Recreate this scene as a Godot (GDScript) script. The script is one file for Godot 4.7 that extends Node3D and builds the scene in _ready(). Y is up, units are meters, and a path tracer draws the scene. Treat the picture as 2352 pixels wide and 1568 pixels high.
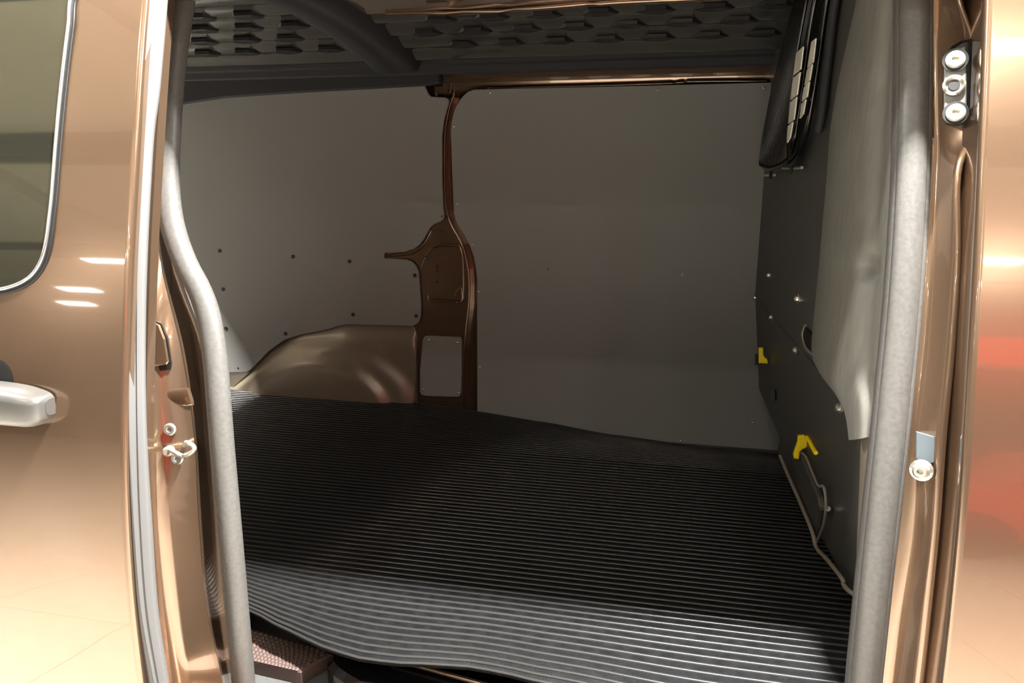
extends Node3D
# A brown panel van seen through its open sliding side door, parked in a showroom.
# Metres; x runs towards the van's nose (right in the picture), y up from the cargo mat, z out of the side door.

var M := {}
var taken := {}

# ---------------------------------------------------------------- helpers
func numbered(called: String) -> String:
	if not taken.has(called):
		taken[called] = 0
		return called
	taken[called] += 1
	return "%s_%03d" % [called, taken[called]]

func thing(called: String, label: String, category: String, at := Vector3.ZERO, group := "") -> Node3D:
	var o := Node3D.new()
	o.name = numbered(called)
	add_child(o)
	o.position = at
	o.set_meta("label", label)
	o.set_meta("category", category)
	o.set_meta("kind", "thing")
	if group != "":
		o.set_meta("group", group)
	return o

func part(called: String, mesh: Mesh, m: Material, parent: Node, label := "") -> MeshInstance3D:
	var o := MeshInstance3D.new()
	o.name = called
	o.mesh = mesh
	o.material_override = m
	parent.add_child(o, true)
	if parent is Node3D and parent != self:
		# meshes are written in world metres; a part sits back at the world origin
		var off := Vector3.ZERO
		var q: Node = parent
		while q != self and q is Node3D:
			off += (q as Node3D).position
			q = q.get_parent()
		o.position = -off
	if label != "":
		o.set_meta("label", label)
	return o

func struct(called: String, mesh: Mesh, m: Material) -> MeshInstance3D:
	var o := part(called, mesh, m, self)
	o.set_meta("kind", "structure")
	return o

func finish(st: SurfaceTool) -> ArrayMesh:
	st.generate_normals()
	return st.commit()

func begin(smooth := true) -> SurfaceTool:
	var st := SurfaceTool.new()
	st.begin(Mesh.PRIMITIVE_TRIANGLES)
	st.set_smooth_group(0 if smooth else -1)
	return st

func tri(st: SurfaceTool, a: Vector3, b: Vector3, c: Vector3) -> void:
	st.add_vertex(a)
	st.add_vertex(b)
	st.add_vertex(c)

func quad(st: SurfaceTool, a: Vector3, b: Vector3, c: Vector3, d: Vector3) -> void:
	tri(st, a, b, c)
	tri(st, a, c, d)

# a smooth sheet through rows of points, with a thickness
func loft(rows: Array, thick := Vector3.ZERO) -> ArrayMesh:
	var st := begin(true)
	for i in rows.size() - 1:
		for j in rows[i].size() - 1:
			quad(st, rows[i][j], rows[i][j + 1], rows[i + 1][j + 1], rows[i + 1][j])
	if thick != Vector3.ZERO:
		st.set_smooth_group(1)
		for i in rows.size() - 1:
			for j in rows[i].size() - 1:
				quad(st, rows[i][j] + thick, rows[i + 1][j] + thick, rows[i + 1][j + 1] + thick, rows[i][j + 1] + thick)
		st.set_smooth_group(-1)
		var n: int = rows.size() - 1
		var k: int = rows[0].size() - 1
		for i in n:
			quad(st, rows[i][0], rows[i + 1][0], rows[i + 1][0] + thick, rows[i][0] + thick)
			quad(st, rows[i + 1][k], rows[i][k], rows[i][k] + thick, rows[i + 1][k] + thick)
		for j in k:
			quad(st, rows[0][j + 1], rows[0][j], rows[0][j] + thick, rows[0][j + 1] + thick)
			quad(st, rows[n][j], rows[n][j + 1], rows[n][j + 1] + thick, rows[n][j] + thick)
	return finish(st)

# columns given as polylines become a sheet: every column is resampled to the same number of points
func loft_columns(cols: Array, n := 40, thick := Vector3.ZERO) -> ArrayMesh:
	var rows := []
	for i in n + 1:
		var r := []
		for c in cols:
			r.append(along(c, float(i) / n))
		rows.append(r)
	return loft(rows, thick)

func along(pts: Array, t: float) -> Vector3:
	var f := t * (pts.size() - 1)
	var i := mini(int(f), pts.size() - 2)
	var u := f - i
	var p0: Vector3 = pts[maxi(i - 1, 0)]
	var p1: Vector3 = pts[i]
	var p2: Vector3 = pts[i + 1]
	var p3: Vector3 = pts[mini(i + 2, pts.size() - 1)]
	return p1.cubic_interpolate(p2, p0, p3, u)

func smooth_path(pts: Array, n: int) -> Array:
	var r := []
	for i in n + 1:
		r.append(along(pts, float(i) / n))
	return r

# flat outline given in metres on a plane (origin o, axes u v), raised by depth along n, with a small chamfer
func plate(outline: Array, o: Vector3, u: Vector3, v: Vector3, n: Vector3, depth: float, chamfer := 0.0) -> ArrayMesh:
	var poly := PackedVector2Array(outline)
	if Geometry2D.is_polygon_clockwise(poly):
		poly.reverse()
	var inner := poly
	if chamfer > 0.0:
		inner = inset(poly, chamfer)
	var st := begin(false)
	var idx := Geometry2D.triangulate_polygon(inner)
	if idx.is_empty():
		inner = poly
		idx = Geometry2D.triangulate_polygon(poly)
	var top := func(p: Vector2) -> Vector3: return o + u * p.x + v * p.y + n * depth
	var mid := func(p: Vector2) -> Vector3: return o + u * p.x + v * p.y + n * (depth - chamfer)
	var low := func(p: Vector2) -> Vector3: return o + u * p.x + v * p.y
	for i in range(0, idx.size(), 3):
		tri(st, top.call(inner[idx[i]]), top.call(inner[idx[i + 2]]), top.call(inner[idx[i + 1]]))
	var k := poly.size()
	for i in k:
		var j := (i + 1) % k
		if chamfer > 0.0:
			quad(st, top.call(inner[i]), top.call(inner[j]), mid.call(poly[j]), mid.call(poly[i]))
		quad(st, mid.call(poly[i]), mid.call(poly[j]), low.call(poly[j]), low.call(poly[i]))
	var idb := Geometry2D.triangulate_polygon(poly)
	for i in range(0, idb.size(), 3):
		tri(st, low.call(poly[idb[i]]), low.call(poly[idb[i + 1]]), low.call(poly[idb[i + 2]]))
	return finish(st)

func inset(p: PackedVector2Array, d: float) -> PackedVector2Array:
	var r := PackedVector2Array()
	var k := p.size()
	for i in k:
		var a := (p[i] - p[(i + k - 1) % k]).normalized()
		var b := (p[(i + 1) % k] - p[i]).normalized()
		var na := Vector2(-a.y, a.x)
		var nb := Vector2(-b.y, b.x)
		var m := na + nb
		if m.length() < 0.2:
			m = na
		m = m.normalized()
		r.append(p[i] + m * d / maxf(0.5, m.dot(na)))
	return r

func plate_xy(outline: Array, z: float, depth: float, chamfer := 0.0) -> ArrayMesh:
	return plate(outline, Vector3(0, 0, z), Vector3.RIGHT, Vector3.UP, Vector3.BACK, depth, chamfer)

# outline given by points of a nearly flat face; n is the way it faces
func plate3(pts: Array, n: Vector3, depth: float, chamfer := 0.0) -> ArrayMesh:
	var c := Vector3.ZERO
	for p in pts:
		c += p
	c /= pts.size()
	n = n.normalized()
	var u := Vector3.UP.cross(n).normalized()
	var v := n.cross(u)
	var o := []
	for p in pts:
		o.append(Vector2((p - c).dot(u), (p - c).dot(v)))
	return plate(o, c, u, v, n, depth, chamfer)

# a rod through points: round or oval, a along the side direction, b along the other
func tube(path: Array, a: float, b := -1.0, sides := 10, side := Vector3.RIGHT, closed := false) -> ArrayMesh:
	if b < 0.0:
		b = a
	var st := begin(true)
	var rings := []
	var k := path.size()
	for i in k:
		var t: Vector3
		if closed:
			t = (path[(i + 1) % k] - path[(i + k - 1) % k]).normalized()
		else:
			t = (path[mini(i + 1, k - 1)] - path[maxi(i - 1, 0)]).normalized()
		var s := side - t * side.dot(t)
		if s.length() < 0.05:
			s = Vector3.UP - t * t.y
		s = s.normalized()
		var w := t.cross(s).normalized()
		var ring := []
		for j in sides + 1:
			var an := TAU * j / sides
			ring.append(path[i] + s * cos(an) * a + w * sin(an) * b)
		rings.append(ring)
	var n := k if closed else k - 1
	for i in n:
		var i2 := (i + 1) % k
		for j in sides:
			quad(st, rings[i][j], rings[i][j + 1], rings[i2][j + 1], rings[i2][j])
	if not closed:
		st.set_smooth_group(-1)
		for j in sides:
			tri(st, path[0], rings[0][j], rings[0][j + 1])
			tri(st, path[k - 1], rings[k - 1][j + 1], rings[k - 1][j])
	return finish(st)

# turned shape: profile of (radius, height) about axis n at c
func lathe(profile: Array, c: Vector3, n: Vector3, sides := 16) -> ArrayMesh:
	n = n.normalized()
	var u := (Vector3.UP if absf(n.y) < 0.9 else Vector3.RIGHT).cross(n).normalized()
	var v := n.cross(u)
	var st := begin(false)
	for i in profile.size() - 1:
		var p: Vector2 = profile[i]
		var q: Vector2 = profile[i + 1]
		for j in sides:
			var a0 := TAU * j / sides
			var a1 := TAU * (j + 1) / sides
			var d0 := u * cos(a0) + v * sin(a0)
			var d1 := u * cos(a1) + v * sin(a1)
			var A := c + d0 * p.x + n * p.y
			var B := c + d1 * p.x + n * p.y
			var C := c + d1 * q.x + n * q.y
			var D := c + d0 * q.x + n * q.y
			if p.x < 1e-6:
				tri(st, A, C, D)
			elif q.x < 1e-6:
				tri(st, A, B, C)
			else:
				quad(st, A, B, C, D)
	return finish(st)

# closed section (z, y) pushed along x
func beam_x(section: Array, x0: float, x1: float) -> ArrayMesh:
	var o := []
	for p in section:
		o.append(Vector2(-p.x, p.y))
	return plate(o, Vector3(x0, 0, 0), Vector3(0, 0, -1), Vector3.UP, Vector3.RIGHT, x1 - x0)

func box(lo: Vector3, hi: Vector3, ch := 0.004) -> ArrayMesh:
	return plate([Vector2(lo.x, lo.y), Vector2(hi.x, lo.y), Vector2(hi.x, hi.y), Vector2(lo.x, hi.y)], Vector3(0, 0, lo.z), Vector3.RIGHT, Vector3.UP, Vector3.BACK, hi.z - lo.z, ch)

func bolt(c: Vector3, n: Vector3, r: float, m: Material, parent: Node, called := "bolt") -> MeshInstance3D:
	var b := part(called, lathe([Vector2(r * 1.25, 0), Vector2(r * 1.25, r * 0.25), Vector2(r * 0.95, r * 0.35), Vector2(r * 0.85, r * 0.9), Vector2(r * 0.65, r * 1.05), Vector2(r * 0.35, r * 1.05), Vector2(r * 0.3, r * 0.6), Vector2(0, r * 0.6)], c, n), m, parent)
	return b

func rivet(c: Vector3, n: Vector3, r: float, m: Material, parent: Node, called := "rivet") -> MeshInstance3D:
	return part(called, lathe([Vector2(r, 0), Vector2(r * 0.9, r * 0.3), Vector2(r * 0.5, r * 0.5), Vector2(0, r * 0.55)], c, n, 12), m, parent)

func noise_tex(freq: float, lo: Color, hi: Color, seed_value: int, size := 512, octaves := 4) -> NoiseTexture2D:
	var f := FastNoiseLite.new()
	f.seed = seed_value
	f.frequency = freq
	f.fractal_octaves = octaves
	var t := NoiseTexture2D.new()
	t.noise = f
	t.width = size
	t.height = size
	t.seamless = true
	var g := Gradient.new()
	g.set_color(0, lo)
	g.set_color(1, hi)
	t.color_ramp = g
	return t

func bumps(freq: float, seed_value: int, strength := 4.0, size := 512) -> NoiseTexture2D:
	var f := FastNoiseLite.new()
	f.seed = seed_value
	f.frequency = freq
	var t := NoiseTexture2D.new()
	t.noise = f
	t.width = size
	t.height = size
	t.seamless = true
	t.as_normal_map = true
	t.bump_strength = strength
	return t

func mat(called: String, col: Color, rough: float, metal := 0.0) -> StandardMaterial3D:
	var m := StandardMaterial3D.new()
	m.albedo_color = col
	m.roughness = rough
	m.metallic = metal
	m.cull_mode = BaseMaterial3D.CULL_DISABLED
	M[called] = m
	return m

func textured(m: StandardMaterial3D, albedo: Texture2D, normal: Texture2D, scale: float, nscale := 0.5) -> void:
	m.uv1_triplanar = true
	m.uv1_world_triplanar = true
	m.uv1_scale = Vector3.ONE * scale
	if albedo:
		m.albedo_texture = albedo
	if normal:
		m.normal_enabled = true
		m.normal_texture = normal
		m.normal_scale = nscale

func materials() -> void:
	var p := mat("paint", Color(0.54, 0.44, 0.355), 0.2, 0.8)
	p.clearcoat_enabled = true
	p.clearcoat = 1.0
	p.clearcoat_roughness = 0.03
	textured(p, noise_tex(0.25, Color(0.93, 0.93, 0.93), Color(1, 1, 1), 3), null, 6.0)
	textured(mat("lining", Color(0.50, 0.495, 0.48), 0.62), noise_tex(0.3, Color(0.9, 0.9, 0.9), Color(1, 1, 1), 7), bumps(0.35, 8, 2.0), 5.0, 0.15)
	var a := mat("arch", Color(0.50, 0.455, 0.39), 0.3, 0.35)
	textured(a, noise_tex(0.3, Color(0.94, 0.94, 0.94), Color(1, 1, 1), 11), null, 5.0)
	textured(mat("rubber_mat", Color(0.095, 0.097, 0.103), 0.5), noise_tex(0.02, Color(0.6, 0.6, 0.6), Color(1, 1, 1), 12), bumps(0.2, 13, 3.0), 3.0, 0.2)
	M.rubber_mat.metallic_specular = 0.2
	mat("mat_rib", Color(0.15, 0.149, 0.147), 0.28)
	M.mat_rib.metallic_specular = 0.45
	textured(mat("seal", Color(0.36, 0.356, 0.35), 0.45), noise_tex(0.05, Color(0.82, 0.81, 0.79), Color(1, 1, 1), 15), bumps(0.3, 16, 2.0), 4.0, 0.2)
	mat("door_rubber", Color(0.37, 0.37, 0.37), 0.45)
	mat("black", Color(0.03, 0.03, 0.032), 0.5)
	mat("black_gloss", Color(0.05, 0.05, 0.052), 0.2)
	textured(mat("dark_trim", Color(0.135, 0.135, 0.15), 0.75), noise_tex(0.3, Color(0.8, 0.8, 0.8), Color(1, 1, 1), 18), null, 6.0)
	textured(mat("bulkhead", Color(0.30, 0.295, 0.285), 0.42), noise_tex(0.04, Color(0.85, 0.85, 0.85), Color(1, 1, 1), 19), null, 3.0)
	textured(mat("pillar_trim", Color(0.47, 0.465, 0.445), 0.5), noise_tex(0.02, Color(0.84, 0.84, 0.82), Color(1, 1, 1), 20, 512, 5), bumps(0.15, 21, 2.0), 2.5, 0.12)
	M.pillar_trim.uv1_scale = Vector3(7.0, 1.1, 7.0)
	textured(mat("lower_trim", Color(0.53, 0.49, 0.44), 0.5), noise_tex(0.05, Color(0.88, 0.88, 0.88), Color(1, 1, 1), 22), null, 3.0)
	mat("foil", Color(0.45, 0.445, 0.43), 0.18, 0.85)
	mat("pad", Color(0.09, 0.088, 0.09), 0.4)
	mat("steel", Color(0.78, 0.77, 0.74), 0.25, 0.85)
	mat("zinc", Color(0.70, 0.685, 0.63), 0.35, 0.6)
	mat("chrome", Color(0.9, 0.9, 0.9), 0.1, 0.9)
	mat("silver", Color(0.40, 0.395, 0.385), 0.3, 0.6)
	mat("yellow", Color(0.95, 0.83, 0.05), 0.4)
	mat("glass", Color(0.42, 0.415, 0.36), 0.04, 0.9)
	mat("pane", Color(0.85, 0.84, 0.78), 0.15)  # opaque; paleness stands in for cab light behind the guard
	mat("block_face", Color(0.45, 0.445, 0.43), 0.45, 0.3)
	mat("plate_grey", Color(0.33, 0.36, 0.38), 0.4, 0.3)
	textured(mat("tread", Color(0.29, 0.22, 0.195), 0.6), noise_tex(0.1, Color(0.8, 0.8, 0.8), Color(1, 1, 1), 25), null, 5.0)
	textured(mat("floor_pan", Color(0.33, 0.335, 0.33), 0.5), noise_tex(0.08, Color(0.75, 0.75, 0.75), Color(1, 1, 1), 26), null, 4.0)
	textured(mat("tile", Color(0.82, 0.80, 0.76), 0.25), noise_tex(0.02, Color(0.93, 0.93, 0.93), Color(1, 1, 1), 27), null, 1.0)
	mat("grout", Color(0.45, 0.42, 0.37), 0.8)
	mat("wall_paint", Color(0.34, 0.325, 0.305), 0.8)
	mat("ceiling_paint", Color(0.86, 0.85, 0.82), 0.9)
	var l := mat("lamp_glow", Color(1, 1, 1), 0.5)
	l.emission_enabled = true
	l.emission = Color(1.0, 0.97, 0.92)
	l.emission_energy_multiplier = 6.0
	mat("lamp_case", Color(0.85, 0.85, 0.83), 0.5)
	var r := mat("red_paint", Color(0.75, 0.06, 0.05), 0.3)
	r.clearcoat_enabled = true
	var sg := mat("sign_glow", Color(0.8, 0.08, 0.06), 0.5)
	sg.emission_enabled = true
	sg.emission = Color(1.0, 0.12, 0.09)
	sg.emission_energy_multiplier = 2.8
	mat("car_glass", Color(0.05, 0.06, 0.07), 0.05)
	mat("tyre", Color(0.04, 0.04, 0.04), 0.8)

# side profile of the van: how far out the skin stands at a height
const PROFILE := [[-0.7, 0.02], [-0.45, 0.05], [-0.2, 0.073], [0.0, 0.08], [0.2, 0.077], [0.36, 0.062], [0.45, 0.05], [0.55, 0.03], [0.75, -0.012], [0.92, -0.055], [1.1, -0.102], [1.22, -0.14], [1.4, -0.24]]
func skin_z(y: float) -> float:
	for i in PROFILE.size() - 1:
		if y <= PROFILE[i + 1][0] or i == PROFILE.size() - 2:
			return lerpf(PROFILE[i][1], PROFILE[i + 1][1], (y - PROFILE[i][0]) / (PROFILE[i + 1][0] - PROFILE[i][0]))
	return 0.0
# the same, rounded over the knots
func skin_round(y: float) -> float:
	var s := 0.0
	for k in range(-4, 5):
		s += skin_z(y + k * 0.018)
	return s / 9.0

func roof_y(z: float) -> float:
	return 1.30 - 0.10 * pow((z + 0.75) / 0.8, 2.0)

func _ready() -> void:
	# ------------------------------------------------------------ camera
	var cam := Camera3D.new()
	cam.name = "camera"
	cam.fov = rad_to_deg(2.0 * atan(784.0 / 1700.0))
	cam.near = 0.02
	cam.position = Vector3(0, 0.87, 1.05)
	cam.rotation = Vector3(deg_to_rad(-13.05), deg_to_rad(12.3), 0)
	add_child(cam)
	# ------------------------------------------------------------ environment and exposure
	var env := Environment.new()
	env.background_mode = Environment.BG_COLOR
	env.background_color = Color(0.02, 0.02, 0.02)
	env.tonemap_mode = Environment.TONE_MAPPER_LINEAR
	env.tonemap_exposure = 1.2
	env.sdfgi_enabled = true
	env.ssao_enabled = true
	env.ssil_enabled = true
	var we := WorldEnvironment.new()
	we.name = "environment"
	we.environment = env
	add_child(we)
	materials()
	showroom()
	van_body()
	sliding_door()
	front_door()
	weatherstrip()
	far_wall()
	roof_inside()
	cargo_mat()
	bulkhead()
	step_well()
	mirrored_things()

# ---------------------------------------------------------------- the showroom around the van
const GROUND := -0.62
const CEIL := 3.0
func ceiling_lamp(at: Vector3, size: Vector2, energy: float, label: String) -> void:
	var t := thing("ceiling_lamp", label, "lamp", at, "showroom ceiling lamps")
	part("housing", box(at + Vector3(-size.x / 2 - 0.03, -0.06, -size.y / 2 - 0.03), at + Vector3(size.x / 2 + 0.03, 0.0, size.y / 2 + 0.03)), M.lamp_case, t)
	part("lamp_diffuser", box(at + Vector3(-size.x / 2, -0.075, -size.y / 2), at + Vector3(size.x / 2, -0.06, size.y / 2)), M.lamp_glow, t)
	var l := AreaLight3D.new()
	l.name = "lamp_light"
	l.area_size = size
	l.light_energy = energy
	l.light_color = Color(1.0, 0.99, 0.97)
	l.shadow_enabled = true
	l.area_range = 30.0
	l.area_attenuation = 2.0
	t.add_child(l)
	l.position = Vector3(0, -0.085, 0)
	l.rotation = Vector3(-PI / 2, 0, 0)

func showroom() -> void:
	var fl := struct("floor", box(Vector3(-13, GROUND - 0.2, -6), Vector3(9, GROUND - 0.006, 12)), M.grout)
	# tiles near the van, where the doors mirror them
	for i in 16:
		for k in 12:
			var x := -4.8 + i * 0.6
			var z := -0.6 + k * 0.6
			part("tile", plate([Vector2(x + 0.003, -z - 0.597), Vector2(x + 0.597, -z - 0.597), Vector2(x + 0.597, -z - 0.003), Vector2(x + 0.003, -z - 0.003)], Vector3(0, GROUND - 0.006, 0), Vector3.RIGHT, Vector3.FORWARD, Vector3.UP, 0.006, 0.001), M.tile, fl)
	var rest := begin(false)
	for r in [[-13.0, -6.0, 9.0, -0.6], [-13.0, -0.6, -4.8, 6.6], [4.8, -0.6, 9.0, 6.6], [-13.0, 6.6, 9.0, 12.0]]:
		quad(rest, Vector3(r[0], GROUND - 0.001, r[1]), Vector3(r[2], GROUND - 0.001, r[1]), Vector3(r[2], GROUND - 0.001, r[3]), Vector3(r[0], GROUND - 0.001, r[3]))
	var o := part("tiling", finish(rest), M.tile, fl)
	o.set_meta("kind", "stuff")
	struct("ceiling", box(Vector3(-13, CEIL, -6), Vector3(9, CEIL + 0.2, 12)), M.ceiling_paint)
	struct("wall_left", box(Vector3(-13.2, GROUND - 0.2, -6.2), Vector3(-13, CEIL + 0.2, 12.2)), M.wall_paint)
	struct("wall_right", box(Vector3(9, GROUND - 0.2, -6.2), Vector3(9.2, CEIL + 0.2, 12.2)), M.wall_paint)
	struct("wall_back", box(Vector3(-13, GROUND - 0.2, -6.2), Vector3(9, CEIL + 0.2, -6)), M.wall_paint)
	struct("wall_front", box(Vector3(-13, GROUND - 0.2, 12), Vector3(9, CEIL + 0.2, 12.2)), M.wall_paint)
	# steel beams under the ceiling, mirrored in the door's window
	var n := 1
	for z in [1.2, 3.3, 6.3]:
		struct("trim_%d" % n, box(Vector3(-13, CEIL - 0.22, z), Vector3(9, CEIL, z + 0.14)), M.plate_grey)
		n += 1
	for x in [-6.2, -3.4]:
		struct("trim_%d" % n, box(Vector3(x, CEIL - 0.12, 0.6), Vector3(x + 0.5, CEIL, 12)), M.ceiling_paint)
		n += 1
	# the lamp over the side door throws the lit patch on the mat; the one behind the van lights the rear corner
	ceiling_lamp(Vector3(0.36, CEIL - 0.1, 0.07), Vector2(0.2, 0.12), 70.0, "small bright ceiling lamp right above the open side door")
	ceiling_lamp(Vector3(-3.0, CEIL - 0.1, -0.8), Vector2(0.14, 0.14), 62.0, "ceiling lamp behind the open rear of the van")
	ceiling_lamp(Vector3(-2.7, CEIL - 0.1, 0.40), Vector2(0.3, 0.12), 14.0, "added fill lamp above the slid-back door")  # added so the lit tiles bounce light into the bay
	ceiling_lamp(Vector3(3.4, CEIL - 0.1, 0.40), Vector2(0.3, 0.12), 24.0, "added fill lamp above the cab's front wing")  # added as well, for more bounce off the tiles beside the van
	ceiling_lamp(Vector3(-9.6, CEIL, 9.3), Vector2(0.7, 0.3), 3.0, "distant ceiling lamp diagonally behind the van's rear")
	ceiling_lamp(Vector3(-10.9, CEIL, 10.7), Vector2(0.7, 0.3), 3.0, "most distant ceiling lamp, in the showroom's far corner")
	for i in 4:
		for k in 3:
			var names := ["nearest to the van", "midway across the showroom", "farthest from the van"]
			ceiling_lamp(Vector3([-4.8, -3.2, -7.1][k] + i * 3.0, CEIL, [2.4, 5.9, 6.9][k]), [Vector2(0.9, 0.12), Vector2(0.4, 0.12), Vector2(0.7, 0.35)][k], [1.5, 4.0, 5.0][k], "%s ceiling lamp of the row %s" % [["first", "second", "third", "fourth"][i], names[k]])

# things behind the camera that the painted doors mirror
func mirrored_things() -> void:
	var t := thing("sign_board", "long plain backlit red sign hung from the showroom ceiling facing the van", "sign", Vector3(6.0, 2.3, 8.97))
	part("panel", box(Vector3(3.0, 2.25, 8.93), Vector3(7.2, 2.62, 8.99)), M.sign_glow, t)
	var l := AreaLight3D.new()
	l.name = "sign_light"
	l.area_size = Vector2(4.2, 0.37)
	l.light_energy = 0.6
	l.light_color = Color(1.0, 0.12, 0.1)
	l.shadow_enabled = true
	l.area_range = 30.0
	l.area_attenuation = 2.0
	t.add_child(l)
	l.position = Vector3(5.1, 2.435, 8.92) - t.position
	part("frame", box(Vector3(2.95, 2.2, 8.96), Vector3(7.25, 2.67, 9.0)), M.lamp_case, t)
	for x in [3.6, 6.6]:
		part("hanger", tube([Vector3(x, 2.66, 8.98), Vector3(x, CEIL, 8.98)], 0.008), M.steel, t)
	t = thing("red_car", "red hatchback parked across the showroom behind the camera", "car", Vector3(3.4, GROUND, 5.2))
	var side := [[0.6, 0.28], [0.58, 0.62], [0.72, 0.84], [1.4, 0.93], [2.05, 1.42], [3.4, 1.47], [4.05, 1.05], [4.4, 0.95], [4.42, 0.5], [4.35, 0.28]]
	var o := []
	for p in side:
		o.append(Vector2(p[0] + 0.7, GROUND + p[1]))
	part("body", plate_xy(o, 4.4, 1.65, 0.06), M.red_paint, t)
	part("side_window", plate_xy([Vector2(2.35, GROUND + 0.97), Vector2(2.85, GROUND + 1.36), Vector2(4.0, GROUND + 1.4), Vector2(4.5, GROUND + 1.03)], 4.385, 0.02, 0.004), M.car_glass, t)
	for x in [1.95, 4.45]:
		part("wheel", lathe([Vector2(0, 0), Vector2(0.2, 0.0), Vector2(0.22, 0.02), Vector2(0.31, 0.02), Vector2(0.32, 0.05), Vector2(0.32, 0.2), Vector2(0, 0.2)], Vector3(x, GROUND + 0.32, 4.58), Vector3.FORWARD, 28), M.tyre, t)
		part("wheel", lathe([Vector2(0, 0), Vector2(0.2, 0.0), Vector2(0.22, 0.02), Vector2(0.31, 0.02), Vector2(0.32, 0.05), Vector2(0.32, 0.2), Vector2(0, 0.2)], Vector3(x, GROUND + 0.32, 5.87), Vector3.BACK, 28), M.tyre, t)

# ---------------------------------------------------------------- van shell
func van_body() -> void:
	var t := thing("van_body", "brown metallic panel van body around the open cargo bay", "van", Vector3(0, GROUND, -0.8))
	# far side wall, behind the lining
	part("side_wall", box(Vector3(-2.2, -0.5, -1.72), Vector3(2.4, 1.24, -1.60)), M.paint, t)
	# roof skin, curved
	var rows := []
	for i in 25:
		var z := -1.72 + i * (1.50 / 24.0)
		rows.append([Vector3(-2.27, roof_y(z) + 0.05, z), Vector3(2.4, roof_y(z) + 0.05, z)])
	part("roof_skin", loft(rows, Vector3(0, 0.04, 0)), M.paint, t)
	# rail over the side door
	part("door_top_rail", beam_x([Vector2(-0.225, 1.165), Vector2(-0.14, 1.16), Vector2(-0.13, 1.25), Vector2(-0.24, 1.34), Vector2(-0.30, 1.32), Vector2(-0.30, 1.20)], -2.2, 2.4), M.paint, t)
	part("floor_pan", box(Vector3(-2.2, -0.16, -1.62), Vector3(2.4, -0.09, -0.42)), M.floor_pan, t)
	part("under_body", box(Vector3(-2.2, -0.5, -1.6), Vector3(2.4, -0.42, 0.03)), M.black, t)
	part("sill", beam_x([Vector2(0.075, -0.11), Vector2(0.078, -0.3), Vector2(0.05, -0.5), Vector2(-0.02, -0.5), Vector2(-0.03, -0.13)], -0.95, 0.5), M.paint, t)
	# rear quarter behind the slid-back door and the cab side ahead
	var q := []
	for i in 31:
		var y := -0.5 + i * (1.72 / 30.0)
		q.append([Vector3(-0.86, y, skin_round(y) - 0.03), Vector3(-1.5, y, skin_round(y) - 0.02), Vector3(-2.2, y, skin_round(y) - 0.03)])
	part("quarter_panel", loft(q, Vector3(0, 0, -0.02)), M.paint, t)
	# lining of the near side, inside, rearward of the door opening
	part("inner_quarter", box(Vector3(-2.2, -0.1, -0.30), Vector3(-1.03, 1.2, -0.26)), M.paint, t)
	part("cab_firewall", box(Vector3(2.3, -0.5, -1.7), Vector3(2.4, 0.6, -0.1)), M.black, t)
	# rear pillar jamb: from the door rubber to the groove beside the weatherstrip
	var c0 := [Vector3(-0.8791, 1.1969, -0.1677), Vector3(-0.8824, 1.1527, -0.1537), Vector3(-0.8835, 1.0071, -0.1127), Vector3(-0.8864, 0.9349, -0.0939), Vector3(-0.8923, 0.8628, -0.0755), Vector3(-0.8832, 0.7189, -0.0405), Vector3(-0.8796, 0.5743, -0.0101), Vector3(-0.8747, 0.4283, 0.0179), Vector3(-0.8742, 0.275, 0.035), Vector3(-0.8755, 0.1111, 0.0433), Vector3(-0.8695, -0.0366, 0.0437), Vector3(-0.8676, -0.1043, 0.0414)]
	var c1 := [Vector3(-0.897, 1.2066, -0.2058), Vector3(-0.8943, 1.1608, -0.1913), Vector3(-0.9004, 1.0111, -0.1488), Vector3(-0.9052, 0.9368, -0.1294), Vector3(-0.9069, 0.8626, -0.1105), Vector3(-0.8968, 0.7145, -0.0746), Vector3(-0.8931, 0.5658, -0.0433), Vector3(-0.8826, 0.4156, -0.0154), Vector3(-0.8832, 0.2575, 0.0016), Vector3(-0.8807, 0.0884, 0.0087), Vector3(-0.876, -0.0649, 0.0077), Vector3(-0.8747, -0.1349, 0.0053)]
	var c2 := [Vector3(-0.8993, 1.2117, -0.2274), Vector3(-0.8992, 1.1654, -0.2127), Vector3(-0.9062, 1.0133, -0.1694), Vector3(-0.9111, 0.9378, -0.1497), Vector3(-0.9154, 0.8624, -0.1304), Vector3(-0.9, 0.7122, -0.0941), Vector3(-0.8769, 0.5621, -0.0625), Vector3(-0.8717, 0.4095, -0.0346), Vector3(-0.8631, 0.2502, -0.0177), Vector3(-0.8575, 0.079, -0.0112), Vector3(-0.8531, -0.0766, -0.0127), Vector3(-0.8532, -0.1477, -0.0152)]
	var c3 := [Vector3(-0.9007, 1.2143, -0.2382), Vector3(-0.8997, 1.1676, -0.2234), Vector3(-0.9103, 1.0144, -0.1797), Vector3(-0.9134, 0.9383, -0.1598), Vector3(-0.9169, 0.8624, -0.1404), Vector3(-0.8935, 0.7112, -0.1038), Vector3(-0.8466, 0.5613, -0.0724), Vector3(-0.8176, 0.4101, -0.0447), Vector3(-0.8135, 0.2505, -0.0277), Vector3(-0.8102, 0.0792, -0.0212), Vector3(-0.793, -0.0742, -0.0226), Vector3(-0.7894, -0.1444, -0.0251)]
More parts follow.
